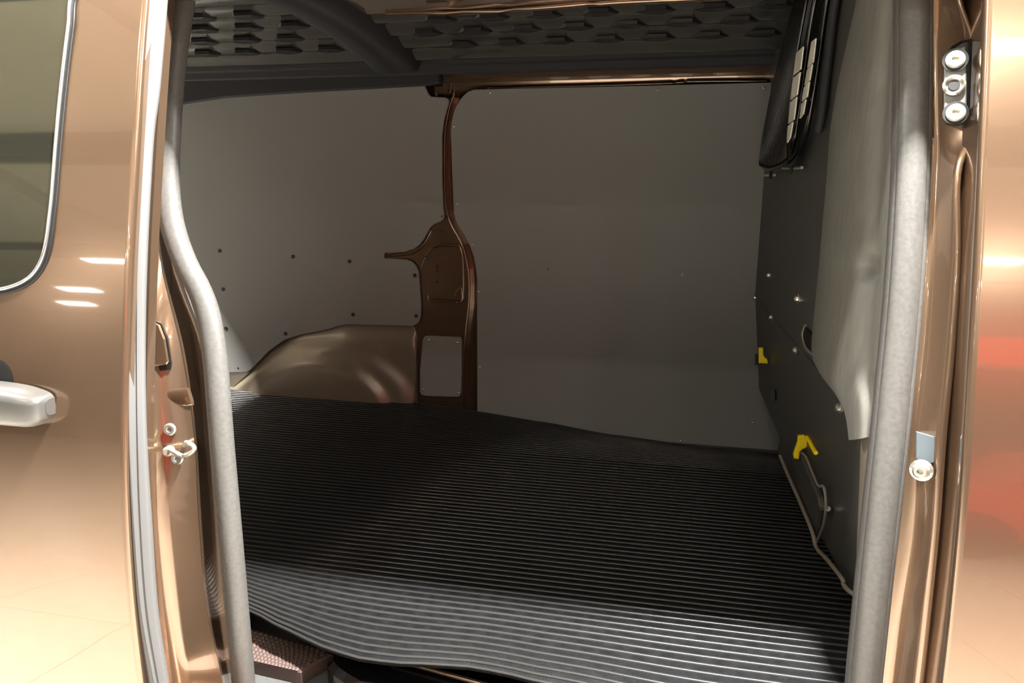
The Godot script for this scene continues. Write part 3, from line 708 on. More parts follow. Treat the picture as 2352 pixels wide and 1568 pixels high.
# ---------------------------------------------------------------- far wall: lining, pillar, arch
func far_wall() -> void:
	var N := Vector3.BACK
	# rear lining panel
	var a := [Vector2(-2.0726, 1.0908), Vector2(-1.8231, 1.1184), Vector2(-1.6564, 1.1355), Vector2(-1.4949, 1.143), Vector2(-1.3377, 1.1474), Vector2(-1.0842, 1.1539), Vector2(-0.8806, 1.1596), Vector2(-0.8729, 1.1478), Vector2(-0.8654, 1.1302), Vector2(-0.856, 1.1199), Vector2(-0.8337, 1.118), Vector2(-0.802, 1.1159), Vector2(-0.791, 1.1084), Vector2(-0.7896, 1.0982), Vector2(-0.7997, 1.0707), Vector2(-0.81, 1.0371), Vector2(-0.8174, 0.9899), Vector2(-0.8204, 0.8548), Vector2(-0.8182, 0.7319), Vector2(-0.8154, 0.7102), Vector2(-0.8173, 0.6977), Vector2(-0.829, 0.6882), Vector2(-0.8558, 0.6768), Vector2(-0.8694, 0.6656), Vector2(-0.8816, 0.6465), Vector2(-0.8956, 0.6224), Vector2(-0.9113, 0.603), Vector2(-0.9354, 0.5865), Vector2(-0.9732, 0.5744), Vector2(-1.0488, 0.5694), Vector2(-1.0527, 0.5596), Vector2(-1.0531, 0.5498), Vector2(-1.0169, 0.5491), Vector2(-0.9656, 0.5471), Vector2(-0.9437, 0.5396), Vector2(-0.9289, 0.5254), Vector2(-0.9193, 0.5046), Vector2(-0.916, 0.4427), Vector2(-0.9128, 0.3769), Vector2(-0.9157, 0.3352), Vector2(-0.9215, 0.3149), Vector2(-0.9357, 0.3009), Vector2(-0.9515, 0.2951), Vector2(-1.0707, 0.2932), Vector2(-1.2138, 0.2903), Vector2(-1.2503, 0.2835), Vector2(-1.2876, 0.2697), Vector2(-1.3623, 0.2507), Vector2(-1.4188, 0.2393), Vector2(-1.4863, 0.2149), Vector2(-1.5566, 0.1668), Vector2(-1.6151, 0.1114), Vector2(-1.6446, 0.0843), Vector2(-1.657, 0.0763), Vector2(-1.6711, 0.0718), Vector2(-1.7502, 0.0671), Vector2(-2.2116, 0.0515)]
	var t := thing("wall_lining_panel", "grey wall lining panel above the wheel arch, with black discs for its holes", "panel", Vector3(-1.4, 0.1, -1.55))
	part("sheet", plate_xy(a, -1.55, 0.008, 0.0015), M.lining, t)
	for p in [Vector3(-1.7358, 0.5611, -1.5425), Vector3(-1.4241, 0.5465, -1.5425), Vector3(-1.192, 0.5341, -1.5425), Vector3(-0.9341, 0.4889, -1.5425), Vector3(-1.7355, 0.4096, -1.5425), Vector3(-1.1885, 0.3304, -1.5425), Vector3(-0.9337, 0.3359, -1.5425), Vector3(-1.7394, 0.2508, -1.5425), Vector3(-1.4782, 0.2416, -1.5425)]:
		part("hole_disc", lathe([Vector2(0.0075, 0), Vector2(0.0075, 0.002), Vector2(0.005, 0.0028), Vector2(0.003, 0.0018), Vector2(0, 0.0018)], p, N, 16), M.black, t)  # dark holes drawn as black discs on the sheet
	for p in [Vector3(-1.7001, 0.0886, -1.5425), Vector3(-0.8246, 0.7059, -1.5425)]:
		rivet(p, N, 0.0038, M.black, t, "screw")
	# front lining panel
	var b := [Vector2(-0.6994, 1.1398), Vector2(-0.5304, 1.1404), Vector2(-0.2348, 1.1395), Vector2(0.0468, 1.14), Vector2(0.2652, 1.1403), Vector2(0.3022, 1.1394), Vector2(0.4011, -0.1354), Vector2(0.2687, -0.147), Vector2(-0.0374, -0.1566), Vector2(-0.36, -0.1148), Vector2(-0.7015, -0.0629), Vector2(-0.6985, 0.22), Vector2(-0.6956, 0.4822), Vector2(-0.7001, 0.5268), Vector2(-0.7078, 0.5647), Vector2(-0.722, 0.6054), Vector2(-0.7412, 0.6395), Vector2(-0.7603, 0.6705), Vector2(-0.773, 0.6937), Vector2(-0.7791, 0.72), Vector2(-0.7813, 0.7786), Vector2(-0.7831, 0.8548), Vector2(-0.7851, 1.0044), Vector2(-0.7813, 1.0338), Vector2(-0.7745, 1.0601), Vector2(-0.7662, 1.0818), Vector2(-0.7532, 1.1019), Vector2(-0.7388, 1.119), Vector2(-0.7213, 1.133)]
	t = thing("wall_lining_panel", "tall grey wall lining panel between the brown pillar and the bulkhead", "panel", Vector3(-0.2, 0.0, -1.55))
	part("sheet", plate_xy(b, -1.55, 0.008, 0.0015), M.lining, t)
	for p in [Vector3(-0.0776, 1.1285, -1.5425), Vector3(0.2562, 1.1265, -1.5425), Vector3(0.0355, 0.5207, -1.5425)]:
		rivet(p, N, 0.0065, M.zinc, t)
		part("rivet_pin", lathe([Vector2(0.0025, 0.0035), Vector2(0.0025, 0.0042), Vector2(0, 0.0042)], p, N, 10), M.black, t)
	for p in [Vector3(-0.6418, 1.1293, -1.5425), Vector3(-0.773, 1.0186, -1.5425), Vector3(-0.7665, 0.7513, -1.5425), Vector3(-0.7102, 0.6063, -1.5425), Vector3(-0.6892, 0.4353, -1.5425), Vector3(-0.6888, 0.1501, -1.5425), Vector3(-0.6903, 0.0048, -1.5425), Vector3(0.0571, -0.0836, -1.5425), Vector3(0.2992, 0.004, -1.5425)]:
		rivet(p, N, 0.0036, M.steel, t, "screw")
	for p in [Vector3(-0.4336, 0.5256, -1.5425)]:
		rivet(p, N, 0.003, M.black, t, "screw")
	# body pillar between the lining panels
	t = thing("side_pillar", "dark brown pressed steel pillar between the two grey lining panels", "pillar", Vector3(-0.8, -0.1, -1.58))
	part("pillar_face", plate_xy([Vector2(-0.7784, 1.1189), Vector2(-0.7866, 1.1001), Vector2(-0.7969, 1.0667), Vector2(-0.8074, 1.0197), Vector2(-0.8135, 0.9603), Vector2(-0.8158, 0.8547), Vector2(-0.8143, 0.7704), Vector2(-0.8088, 0.7193), Vector2(-0.7947, 0.682), Vector2(-0.7725, 0.6385), Vector2(-0.7533, 0.6041), Vector2(-0.7407, 0.5632), Vector2(-0.7315, 0.5124), Vector2(-0.7291, 0.448), Vector2(-0.7318, 0.3746), Vector2(-0.7412, 0.3), Vector2(-0.7509, 0.2159), Vector2(-0.761, 0.1133), Vector2(-0.7655, -0.0608), Vector2(-0.9404, -0.0736), Vector2(-0.9362, 0.2404), Vector2(-0.9503, 0.2906), Vector2(-0.9849, 0.2992), Vector2(-0.9767, 0.538), Vector2(-1.0978, 0.5349), Vector2(-1.096, 0.5758), Vector2(-0.9235, 0.6038), Vector2(-0.8539, 0.7), Vector2(-0.8303, 1.0052), Vector2(-0.8198, 1.1153)], -1.598, 0.042, 0.004), M.paint, t)
	part("pillar_ridge", tube(smooth_path([Vector3(-0.7734, 1.1289, -1.556), Vector3(-0.7866, 1.1001, -1.556), Vector3(-0.7986, 1.0609, -1.556), Vector3(-0.8113, 0.9901, -1.556), Vector3(-0.8158, 0.8547, -1.556), Vector3(-0.8132, 0.7472, -1.556), Vector3(-0.7947, 0.682, -1.556), Vector3(-0.7533, 0.6041, -1.556), Vector3(-0.7315, 0.5124, -1.556), Vector3(-0.7295, 0.4155, -1.556), Vector3(-0.7412, 0.3, -1.556), Vector3(-0.757, 0.1477, -1.556), Vector3(-0.7649, -0.0256, -1.556)], 60), 0.0042, 0.0042, 8), M.paint, t)
	part("pocket", plate_xy([Vector2(-0.8796, 0.5571), Vector2(-0.8723, 0.5781), Vector2(-0.8585, 0.5928), Vector2(-0.8383, 0.5996), Vector2(-0.7802, 0.5992), Vector2(-0.7622, 0.5917), Vector2(-0.7543, 0.5728), Vector2(-0.7519, 0.5123), Vector2(-0.7552, 0.4071), Vector2(-0.7655, 0.3953), Vector2(-0.8007, 0.3973), Vector2(-0.8855, 0.3991)], -1.558, 0.005, 0.0035), M.paint, t)
	part("pocket_rim", tube(smooth_path([Vector3(-0.911, 0.5208, -1.552), Vector3(-0.893, 0.56, -1.552), Vector3(-0.8721, 0.5861, -1.552), Vector3(-0.8466, 0.601, -1.552), Vector3(-0.7752, 0.6025, -1.552), Vector3(-0.7557, 0.5871, -1.552), Vector3(-0.7498, 0.5443, -1.552), Vector3(-0.7494, 0.4641, -1.552), Vector3(-0.7536, 0.4023, -1.552)], 40), 0.0035), M.paint, t)
	part("pocket_lip", tube(smooth_path([Vector3(-0.8865, 0.414, -1.551), Vector3(-0.8836, 0.3944, -1.551), Vector3(-0.8598, 0.3903, -1.551), Vector3(-0.7921, 0.3912, -1.551), Vector3(-0.7619, 0.3923, -1.551), Vector3(-0.7549, 0.4122, -1.551), Vector3(-0.7576, 0.4478, -1.551), Vector3(-0.7746, 0.4343, -1.551), Vector3(-0.7833, 0.4144, -1.551)], 30), 0.003), M.paint, t)
	part("notch_bead", tube(smooth_path([Vector3(-1.0447, 0.5591, -1.556), Vector3(-0.9758, 0.564, -1.556), Vector3(-0.9328, 0.5763, -1.556), Vector3(-0.9068, 0.5961, -1.556), Vector3(-0.8893, 0.6204, -1.556), Vector3(-0.8717, 0.6525, -1.556)], 24), 0.006), M.paint, t)
	for p in [Vector3(-0.8492, 0.5245, -1.549), Vector3(-0.8496, 0.5051, -1.549), Vector3(-0.8506, 0.4646, -1.549), Vector3(-0.7802, 0.4587, -1.549), Vector3(-0.8937, 0.5587, -1.549), Vector3(-0.8295, 0.6538, -1.549)]:
		part("hole", lathe([Vector2(0.004, 0), Vector2(0.004, 0.0008), Vector2(0, 0.0008)], p, N, 10), M.black, t)
	part("upper_pocket", plate_xy([Vector2(-0.8598, 1.1645), Vector2(-0.793, 1.163), Vector2(-0.7968, 1.1283), Vector2(-0.8065, 1.1212), Vector2(-0.8448, 1.1235), Vector2(-0.8542, 1.1324)], -1.60, 0.03, 0.008), M.paint, t)
	part("upper_bead", tube([Vector3(-0.7832, 1.165, -1.554), Vector3(-0.7852, 1.1434, -1.554), Vector3(-0.7886, 1.1305, -1.554)], 0.003), M.paint, t)
	part("upper_bead", tube([Vector3(-0.7722, 1.1647, -1.554), Vector3(-0.7727, 1.1388, -1.554), Vector3(-0.7792, 1.126, -1.554)], 0.003), M.paint, t)
	# access plate low on the pillar
	t = thing("access_plate", "small grey cover plate low on the brown pillar, four screws", "plate", Vector3(-0.77, 0.05, -1.55))
	part("sheet", plate_xy([Vector2(-0.9114, 0.2463), Vector2(-0.9041, 0.2568), Vector2(-0.8885, 0.2593), Vector2(-0.7773, 0.2596), Vector2(-0.7638, 0.2585), Vector2(-0.7588, 0.2487), Vector2(-0.761, 0.115), Vector2(-0.7656, 0.0407), Vector2(-0.771, 0.0282), Vector2(-0.7848, 0.0255), Vector2(-0.9072, 0.0209), Vector2(-0.9247, 0.025), Vector2(-0.9297, 0.037), Vector2(-0.9272, 0.1224), Vector2(-0.9201, 0.1829)], -1.555, 0.008, 0.0015), M.lining, t)
	for p in [Vector3(-0.8881, 0.243, -1.5475), Vector3(-0.7752, 0.2384, -1.5475), Vector3(-0.9162, 0.0456, -1.5475), Vector3(-0.7752, 0.0408, -1.5475)]:
		rivet(p, N, 0.0045, M.steel, t, "screw")
	# wheel arch
	t = thing("wheel_arch", "rounded taupe metal wheel arch bulging below the grey lining", "wheel arch", Vector3(-1.3, -0.05, -1.5))
	var top := [Vector3(-1.7685, -0.0193, -1.55), Vector3(-1.7253, 0.017, -1.55), Vector3(-1.6783, 0.0567, -1.55), Vector3(-1.6445, 0.0861, -1.55), Vector3(-1.6149, 0.1133, -1.55), Vector3(-1.5564, 0.1686, -1.55), Vector3(-1.4862, 0.2167, -1.55), Vector3(-1.4187, 0.241, -1.55), Vector3(-1.3622, 0.2524, -1.55), Vector3(-1.2875, 0.2715, -1.55), Vector3(-1.2502, 0.2852, -1.55), Vector3(-1.2137, 0.292, -1.55), Vector3(-1.1418, 0.2934, -1.55), Vector3(-1.0706, 0.2949, -1.55), Vector3(-0.9515, 0.2968, -1.55), Vector3(-0.9362, 0.284, -1.55), Vector3(-0.9338, 0.2503, -1.55), Vector3(-0.9368, 0.2077, -1.55)]
	var bot := [Vector3(-1.7999, -0.1345, -1.55), Vector3(-1.7492, -0.1308, -1.55), Vector3(-1.6989, -0.1271, -1.55), Vector3(-1.649, -0.1234, -1.55), Vector3(-1.5995, -0.1198, -1.55), Vector3(-1.5405, -0.1155, -1.55), Vector3(-1.482, -0.1112, -1.55), Vector3(-1.424, -0.107, -1.55), Vector3(-1.3665, -0.1028, -1.55), Vector3(-1.3095, -0.0986, -1.55), Vector3(-1.253, -0.0945, -1.55), Vector3(-1.2063, -0.091, -1.55), Vector3(-1.1599, -0.0877, -1.55), Vector3(-1.1047, -0.0836, -1.55), Vector3(-1.0499, -0.0796, -1.55), Vector3(-1.0047, -0.0763, -1.55), Vector3(-0.9687, -0.0736, -1.55), Vector3(-0.9454, -0.0719, -1.55)]
	var ctr: Array = [Vector3(-1.3346, -0.0455, -1.55)]
	var rad: Array = [Vector3(-1.0388, -0.0251, -1.55), Vector3(-1.3217, 0.1615, -1.55)]
	var rx: float = rad[0].x - ctr[0].x
	var ry: float = rad[1].y - ctr[0].y
	var rows := []
	for i in 25:
		var v := i / 24.0
		var r := []
		for j in 73:
			var u := j / 72.0
			var p := along(top, u).lerp(along(bot, u), v)
			var edge := minf(smoothstep(0.0, 0.22, v), smoothstep(0.0, 0.03, 1.0 - u))
			var e := Vector2((p.x - ctr[0].x) / rx, (p.y - ctr[0].y) / ry).length()
			var e2 := Vector2((p.x - ctr[0].x) / (rx * 1.30), (p.y - ctr[0].y) / (ry * 1.25)).length()
			p.z = -1.562 + 0.022 * edge + 0.024 * (1.0 - smoothstep(0.88, 1.12, e2)) * edge + 0.028 * (1.0 - smoothstep(0.84, 1.10, e))
			r.append(p)
		rows.append(r)
	part("dome", loft(rows, Vector3(0, 0, -0.006)), M.arch, t)
	# pale ledge at the foot of the rear lining
	part("side_ledge", plate_xy([Vector2(-2.2126, 0.0438), Vector2(-1.6575, 0.0708), Vector2(-1.6639, -0.0683), Vector2(-2.2329, -0.1075)], -1.575, 0.014, 0.003), M.pane, t)

# ---------------------------------------------------------------- roof from inside
func roof_inside() -> void:
	var t := thing("roof_liner", "dark shiny foil roof liner with rows of hexagonal pads", "liner", Vector3(-0.9, 1.2, -1.1))
	var wave := func(z: float) -> float: return roof_y(z) - 0.008 * cos(TAU * (z + 1.185) / 0.115)
	for side in [[-2.15, -1.02, -0.35], [-0.86, 0.3, -1.0]]:
		var rows := []
		for i in 61:
			var z := lerpf(-1.46, side[2], i / 60.0)
			var r := []
			for k in 13:
				r.append(Vector3(lerpf(side[0], side[1], k / 12.0), wave.call(z), z + 0.004 * sin(k * 2.1 + i * 0.3)))
			rows.append(r)
		part("foil_sheet", loft(rows, Vector3(0, 0.008, 0)), M.foil, t)
	# hexagonal pads, rows staggered
	for k in 4:
		var z := -1.30 + k * 0.115
		for i in 17:
			var x := -2.0 + i * 0.148 + (0.07 if k % 2 == 1 else 0.0)
			if (x > -1.10 and x < -0.78) or x > 0.27 or (k == 3 and x > -0.9):
				continue
			var o := []
			var y: float = wave.call(z) - 0.002
			for j in 6:
				var an := TAU * j / 6.0
				o.append(Vector3(x + 0.052 * cos(an), y, z + 0.034 * sin(an)))
			var st := begin(false)
			for j in 6:
				var p: Vector3 = o[j]
				var q: Vector3 = o[(j + 1) % 6]
				var c := Vector3(x, y, z)
				var p2 := c + (p - c) * 0.78 + Vector3(0, -0.0022, 0)
				var q2 := c + (q - c) * 0.78 + Vector3(0, -0.0022, 0)
				quad(st, p, q, q2, p2)
				tri(st, c + Vector3(0, -0.001, 0), p2, q2)
				quad(st, p, p + Vector3(0, 0.01, 0), q + Vector3(0, 0.01, 0), q)
			part("pad", finish(st), M.pad, t)
	# bare roof bow by the beam, in body colour
	var bow := []
	for i in 13:
		var z := lerpf(-1.0, -0.35, i / 12.0)
		bow.append([Vector3(-0.86, roof_y(z) - 0.004, z), Vector3(-0.4, roof_y(z) + 0.004 * sin(i * 1.7), z), Vector3(0.3, roof_y(z), z)])
	part("bare_roof_sheet", loft(bow, Vector3(0, 0.01, 0)), M.paint, t)
	part("sheet_edge", tube(smooth_path([Vector3(-0.8, roof_y(-1.0) - 0.004, -1.0), Vector3(-0.5, roof_y(-1.01) - 0.006, -1.015), Vector3(-0.2, roof_y(-1.0) - 0.004, -0.995), Vector3(0.1, roof_y(-1.0) - 0.004, -1.0)], 20), 0.007), M.paint, t)
	# cross beam
	t = thing("roof_beam", "dark grey cross beam under the van roof", "beam", Vector3(-0.94, 1.2, -0.9))
	var br := []
	for i in 21:
		var z := lerpf(-1.47, -0.3, i / 20.0)
		var y := roof_y(z)
		br.append([Vector3(-1.045, y + 0.01, z), Vector3(-1.03, y - 0.02, z), Vector3(-1.01, y - 0.028, z), Vector3(-0.955, y - 0.03, z), Vector3(-0.945, y - 0.024, z), Vector3(-0.91, y - 0.028, z), Vector3(-0.875, y - 0.022, z), Vector3(-0.86, y + 0.01, z)])
	part("channel", loft(br), M.dark_trim, t)
	# rails where roof meets far wall
	t = thing("cant_rail", "dark stepped rail along the top of the far wall", "rail", Vector3(-0.3, 1.15, -1.55))
	part("lower_rail", beam_x([Vector2(-1.60, 1.12), Vector2(-1.575, 1.14), Vector2(-1.565, 1.165), Vector2(-1.568, 1.2), Vector2(-1.60, 1.215)], -0.82, 0.35), M.paint, t)
	part("upper_rail", beam_x([Vector2(-1.60, 1.195), Vector2(-1.52, 1.190), Vector2(-1.515, 1.195), Vector2(-1.512, 1.215), Vector2(-1.505, 1.218), Vector2(-1.50, 1.221), Vector2(-1.497, 1.238), Vector2(-1.48, 1.243), Vector2(-1.44, 1.255), Vector2(-1.42, 1.28), Vector2(-1.60, 1.28)], -2.15, 0.35), M.dark_trim, t)
	part("rail_bead", tube([Vector3(-0.9, 1.2425, -1.477), Vector3(-0.3, 1.2425, -1.477), Vector3(0.13, 1.2425, -1.477)], 0.0035), M.foil, t)
	part("panel_lip", tube(smooth_path([Vector3(-0.6538, 1.1435, -1.554), Vector3(-0.4559, 1.1434, -1.554), Vector3(-0.2353, 1.144, -1.554), Vector3(-0.0366, 1.1463, -1.554), Vector3(0.0463, 1.1498, -1.554), Vector3(0.2626, 1.146, -1.554)], 20), 0.003), M.paint, t)
	t = thing("rail_cover", "black cloth-like cover above the rear lining panel", "trim", Vector3(-1.6, 1.1, -1.55))
	part("cover", plate_xy([Vector2(-2.0582, 1.0779), Vector2(-1.8094, 1.1133), Vector2(-1.6439, 1.1304), Vector2(-1.3276, 1.1423), Vector2(-0.8739, 1.1545), Vector2(-0.8183, 1.1633), Vector2(-0.8173, 1.206), Vector2(-0.9434, 1.2236), Vector2(-1.3213, 1.2341), Vector2(-2.0367, 1.2383)], -1.56, 0.03, 0.006), M.dark_trim, t)

# ---------------------------------------------------------------- ribbed rubber mat
var mat_back := [Vector3(-2.2035, 0, -1.5315), Vector3(-1.7376, 0, -1.5356), Vector3(-1.3012, 0, -1.5449), Vector3(-0.9352, -0.005, -1.5369), Vector3(-0.6872, -0.012, -1.5044), Vector3(-0.4277, -0.02, -1.4588), Vector3(-0.1879, -0.03, -1.4093), Vector3(0.1075, -0.04, -1.3848), Vector3(0.2489, -0.04, -1.387), Vector3(0.3847, -0.04, -1.3689), Vector3(0.4533, -0.04, -1.3761)]
var mat_front := [Vector3(-0.9387, -0.03, -0.2329), Vector3(-0.831, -0.03, -0.1858), Vector3(-0.7457, -0.03, -0.1499), Vector3(-0.6734, -0.03, -0.1217), Vector3(-0.6068, -0.03, -0.0988), Vector3(-0.539, -0.03, -0.087), Vector3(-0.4786, -0.03, -0.0885), Vector3(-0.3973, -0.03, -0.1011), Vector3(-0.3404, -0.03, -0.1084), Vector3(-0.29, -0.03, -0.1068), Vector3(-0.2315, -0.03, -0.1011), Vector3(-0.1981, -0.03, -0.094)]
func edge_at(pts: Array, x: float) -> Vector3:
	if x <= pts[0].x:
		return Vector3(x, pts[0].y, pts[0].z)
	for i in pts.size() - 1:
		if x <= pts[i + 1].x:
			var t: float = (x - pts[i].x) / (pts[i + 1].x - pts[i].x)
			var p: Vector3 = pts[i].lerp(pts[i + 1], smoothstep(0.0, 1.0, t) * 0.4 + t * 0.6)
			return Vector3(x, p.y, p.z)
	var e: Vector3 = pts[pts.size() - 1]
	return Vector3(x, e.y, e.z)

func mat_point(x: float, z0: float) -> Vector3:
	if z0 < -1.1:
		var e := edge_at(mat_back, x)
		var t := (z0 + 1.52) / 0.42
		return Vector3(x, e.y * (1.0 - t) * (1.0 - t), lerpf(e.z, -1.1, t))
	if z0 > -0.36:
		var e := edge_at(mat_front, x)
		if x > -0.198:
			e.z = lerpf(e.z, -0.05, smoothstep(-0.198, 0.15, x))
		var t := (z0 + 0.36) / 0.31
		var b: float = clampf((e.z + 0.36) / 0.31, 0.2, 1.0)
		var f := t * (1.0 - 0.35 * t * (1.0 - b) / 0.5) if b < 1.0 else t
		f = lerpf(t, 1.0 - pow(1.0 - t, 1.0 + 1.2 * (1.0 - b)), 1.0)
		return Vector3(x, -0.03 * pow(t, 2.5), lerpf(-0.36, e.z, f))
	return Vector3(x, 0, z0)

func cargo_mat() -> void:
	var t := thing("rubber_floor_mat", "black ribbed rubber mat covering the cargo floor", "mat", Vector3(-0.8, -0.1, -0.8))
	var xs := []
	for i in 61:
		xs.append(lerpf(-2.1, 0.42, i / 60.0))
	var rows := []
	for i in 75:
		var r := []
		for x in xs:
			r.append(mat_point(x, lerpf(-1.52, -0.05, i / 74.0)))
		rows.append(r)
	part("sheet", loft(rows, Vector3(0, -0.006, 0)), M.rubber_mat, t)
	for i in 72:
		var z0 := -1.515 + i * (1.46 / 71.0)
		var rib := []
		for k in 6:
			var an := PI * k / 5.0
			var line := []
			for x in xs:
				var p := mat_point(x, z0)
				line.append(p + Vector3(0, 0.0028 * sin(an) - 0.0004, -0.0034 * cos(an)))
			rib.append(line)
		part("rib", loft(rib), M.mat_rib, t)

# ---------------------------------------------------------------- bulkhead between cargo bay and cab
func bulkhead() -> void:
	var n := Vector3(-1, 0, 0.07).normalized()
	var nl := Vector3(-1, -0.11, 0.07).normalized()
	var t := thing("bulkhead", "dark grey steel bulkhead at the front of the cargo bay, with bolts", "bulkhead", Vector3(0.36, -0.09, -0.9))
	part("upper_sheet", plate3([Vector3(0.2349, 1.6155, -2.2157), Vector3(0.2589, 1.009, -1.8724), Vector3(0.269, 0.5497, -1.7288), Vector3(0.2695, 0.5113, -1.7215), Vector3(0.2712, 0.4785, -1.6977), Vector3(0.2816, 0.4426, -1.5482), Vector3(0.313, 0.4288, -1.0998), Vector3(0.3401, 0.4184, -0.7128), Vector3(0.3536, 0.4205, -0.5207), Vector3(0.3634, 0.4633, -0.3804), Vector3(0.3519, 0.9436, -0.5436), Vector3(0.3468, 1.2392, -0.6176)], n, 0.006, 0.002), M.bulkhead, t)
	part("lower_sheet", plate3([Vector3(0.2813, 0.4523, -1.5524), Vector3(0.2944, 0.2879, -1.6122), Vector3(0.3091, 0.1408, -1.6412), Vector3(0.3163, 0.1301, -1.5562), Vector3(0.3319, 0.1009, -1.3803), Vector3(0.3472, 0.0779, -1.1991), Vector3(0.3501, 0.0271, -1.2409), Vector3(0.3529, 0.0038, -1.2386), Vector3(0.3625, -0.0085, -1.1215), Vector3(0.3801, -0.0328, -0.9086), Vector3(0.3914, -0.0544, -0.7821), Vector3(0.3966, -0.0431, -0.6903), Vector3(0.4031, -0.0212, -0.5609), Vector3(0.4078, 0.0033, -0.4547), Vector3(0.4188, 0.0226, -0.2656), Vector3(0.3708, 0.4958, -0.2741), Vector3(0.3547, 0.4247, -0.5287), Vector3(0.3416, 0.4211, -0.7227), Vector3(0.3133, 0.4339, -1.1053)], nl, 0.005, 0.002), M.bulkhead, t)
	part("back_sheet", box(Vector3(0.44, -0.1, -1.6), Vector3(0.46, 1.3, -0.3)), M.black, t)
	part("fold_line", tube([Vector3(0.2779, 0.4509, -1.5158), Vector3(0.3089, 0.4367, -1.0729), Vector3(0.3357, 0.4252, -0.6903), Vector3(0.3479, 0.4262, -0.5159)], 0.0025), M.bulkhead, t)
	part("lower_lip", tube(smooth_path([Vector3(0.3275, 0.069, -1.0665), Vector3(0.3362, 0.055, -0.9644), Vector3(0.3456, 0.0429, -0.8509), Vector3(0.3526, 0.0325, -0.7668), Vector3(0.3588, 0.0208, -0.6981), Vector3(0.3624, 0.0035, -0.675), Vector3(0.3644, 0.0007, -0.6508), Vector3(0.3666, 0.0158, -0.5947), Vector3(0.3696, 0.0306, -0.5281), Vector3(0.3738, 0.0453, -0.4442), Vector3(0.3751, 0.0388, -0.4353), Vector3(0.3766, 0.0446, -0.4045), Vector3(0.3782, 0.067, -0.3458)], 50), 0.005, 0.005, 8), M.lower_trim, t)
	part("pressed_strap", plate3([Vector3(0.3529, 0.1298, -0.92), Vector3(0.3531, 0.1601, -0.8669), Vector3(0.3569, 0.1548, -0.8211), Vector3(0.366, 0.1321, -0.7285), Vector3(0.3704, 0.1222, -0.6813), Vector3(0.3747, 0.097, -0.6605), Vector3(0.3785, 0.0469, -0.6888), Vector3(0.3819, -0.0064, -0.7268), Vector3(0.3836, -0.0511, -0.7742), Vector3(0.3791, -0.0376, -0.8173), Vector3(0.3712, 0.0003, -0.8687), Vector3(0.362, 0.0552, -0.9103)], nl, 0.012, 0.005), M.bulkhead, t)
	part("strap_edge", tube(smooth_path([Vector3(0.3407, 0.1745, -0.8208), Vector3(0.3432, 0.1814, -0.7741), Vector3(0.349, 0.1663, -0.7153), Vector3(0.3539, 0.1577, -0.6593), Vector3(0.3552, 0.1756, -0.6114), Vector3(0.3593, 0.1495, -0.5955), Vector3(0.3628, 0.1148, -0.6025), Vector3(0.366, 0.0696, -0.6295), Vector3(0.3691, 0.009, -0.6833), Vector3(0.3711, -0.0148, -0.6942)], 40), 0.0035), M.lower_trim, t)
	part("stud", tube([Vector3(0.3643, 0.1076, -0.6497), Vector3(0.3654, 0.1314, -0.5949)], 0.006, 0.006, 10), M.steel, t)
	for p in [Vector3(0.349, 0.3978, -0.4996), Vector3(0.3188, 0.549, -0.9316)]:
		bolt(p, n, 0.010, M.steel, t)
	for p in [Vector3(0.2914, 0.5553, -1.323), Vector3(0.2692, 0.56, -1.6407)]:
		bolt(p, n, 0.008, M.steel, t)
	for p in [Vector3(0.2958, 0.4412, -1.2315), Vector3(0.3188, 0.4207, -0.9027), Vector3(0.2761, 0.4527, -1.5129)]:
		bolt(p, n, 0.008, M.steel, t)
	for p in [Vector3(0.3491, -0.0126, -1.748)]:
		bolt(p, n, 0.008, M.plate_grey, t)
	part("slot", plate3([Vector3(0.324, 0.497, -0.8422), Vector3(0.328, 0.4961, -0.7852), Vector3(0.3313, 0.4918, -0.7382), Vector3(0.3326, 0.4535, -0.7201), Vector3(0.3293, 0.4491, -0.7677), Vector3(0.3256, 0.4505, -0.8202), Vector3(0.3235, 0.469, -0.8498)], n, 0.003), M.black, t)
	part("slot_rim", tube(smooth_path([Vector3(0.3229, 0.5005, -0.8301), Vector3(0.3218, 0.4809, -0.8453), Vector3(0.3222, 0.4667, -0.8399), Vector3(0.3242, 0.4524, -0.812), Vector3(0.3273, 0.4491, -0.7675), Vector3(0.3307, 0.4516, -0.719)], 20), 0.004), M.lower_trim, t)
	part("slot", plate3([Vector3(0.262, 0.5212, -1.7291), Vector3(0.2664, 0.5264, -1.6653), Vector3(0.2674, 0.4944, -1.6513), Vector3(0.263, 0.4884, -1.7146)], n, 0.003), M.black, t)
	part("stamped_mark", plate3([Vector3(0.32, 0.1993, -1.3053), Vector3(0.3232, 0.22, -1.2259), Vector3(0.3268, 0.1835, -1.233), Vector3(0.3237, 0.1613, -1.3132)], nl, 0.002, 0.0008), M.black_gloss, t)
	# yellow clips of the load hatch
	var y1 := part("clip", plate3([Vector3(0.2754, 0.3263, -1.33), Vector3(0.2884, 0.327, -1.33), Vector3(0.2914, 0.3046, -1.33), Vector3(0.2973, 0.295, -1.33), Vector3(0.3042, 0.2897, -1.33), Vector3(0.3065, 0.277, -1.33), Vector3(0.2789, 0.2769, -1.33)], Vector3.BACK, 0.012, 0.002), M.yellow, t, "yellow plastic clip")
	part("clip_socket", plate3([Vector3(0.267, 0.3035, -1.335), Vector3(0.2803, 0.3013, -1.335), Vector3(0.2823, 0.273, -1.335), Vector3(0.2694, 0.2694, -1.335)], Vector3.BACK, 0.008), M.black, y1)
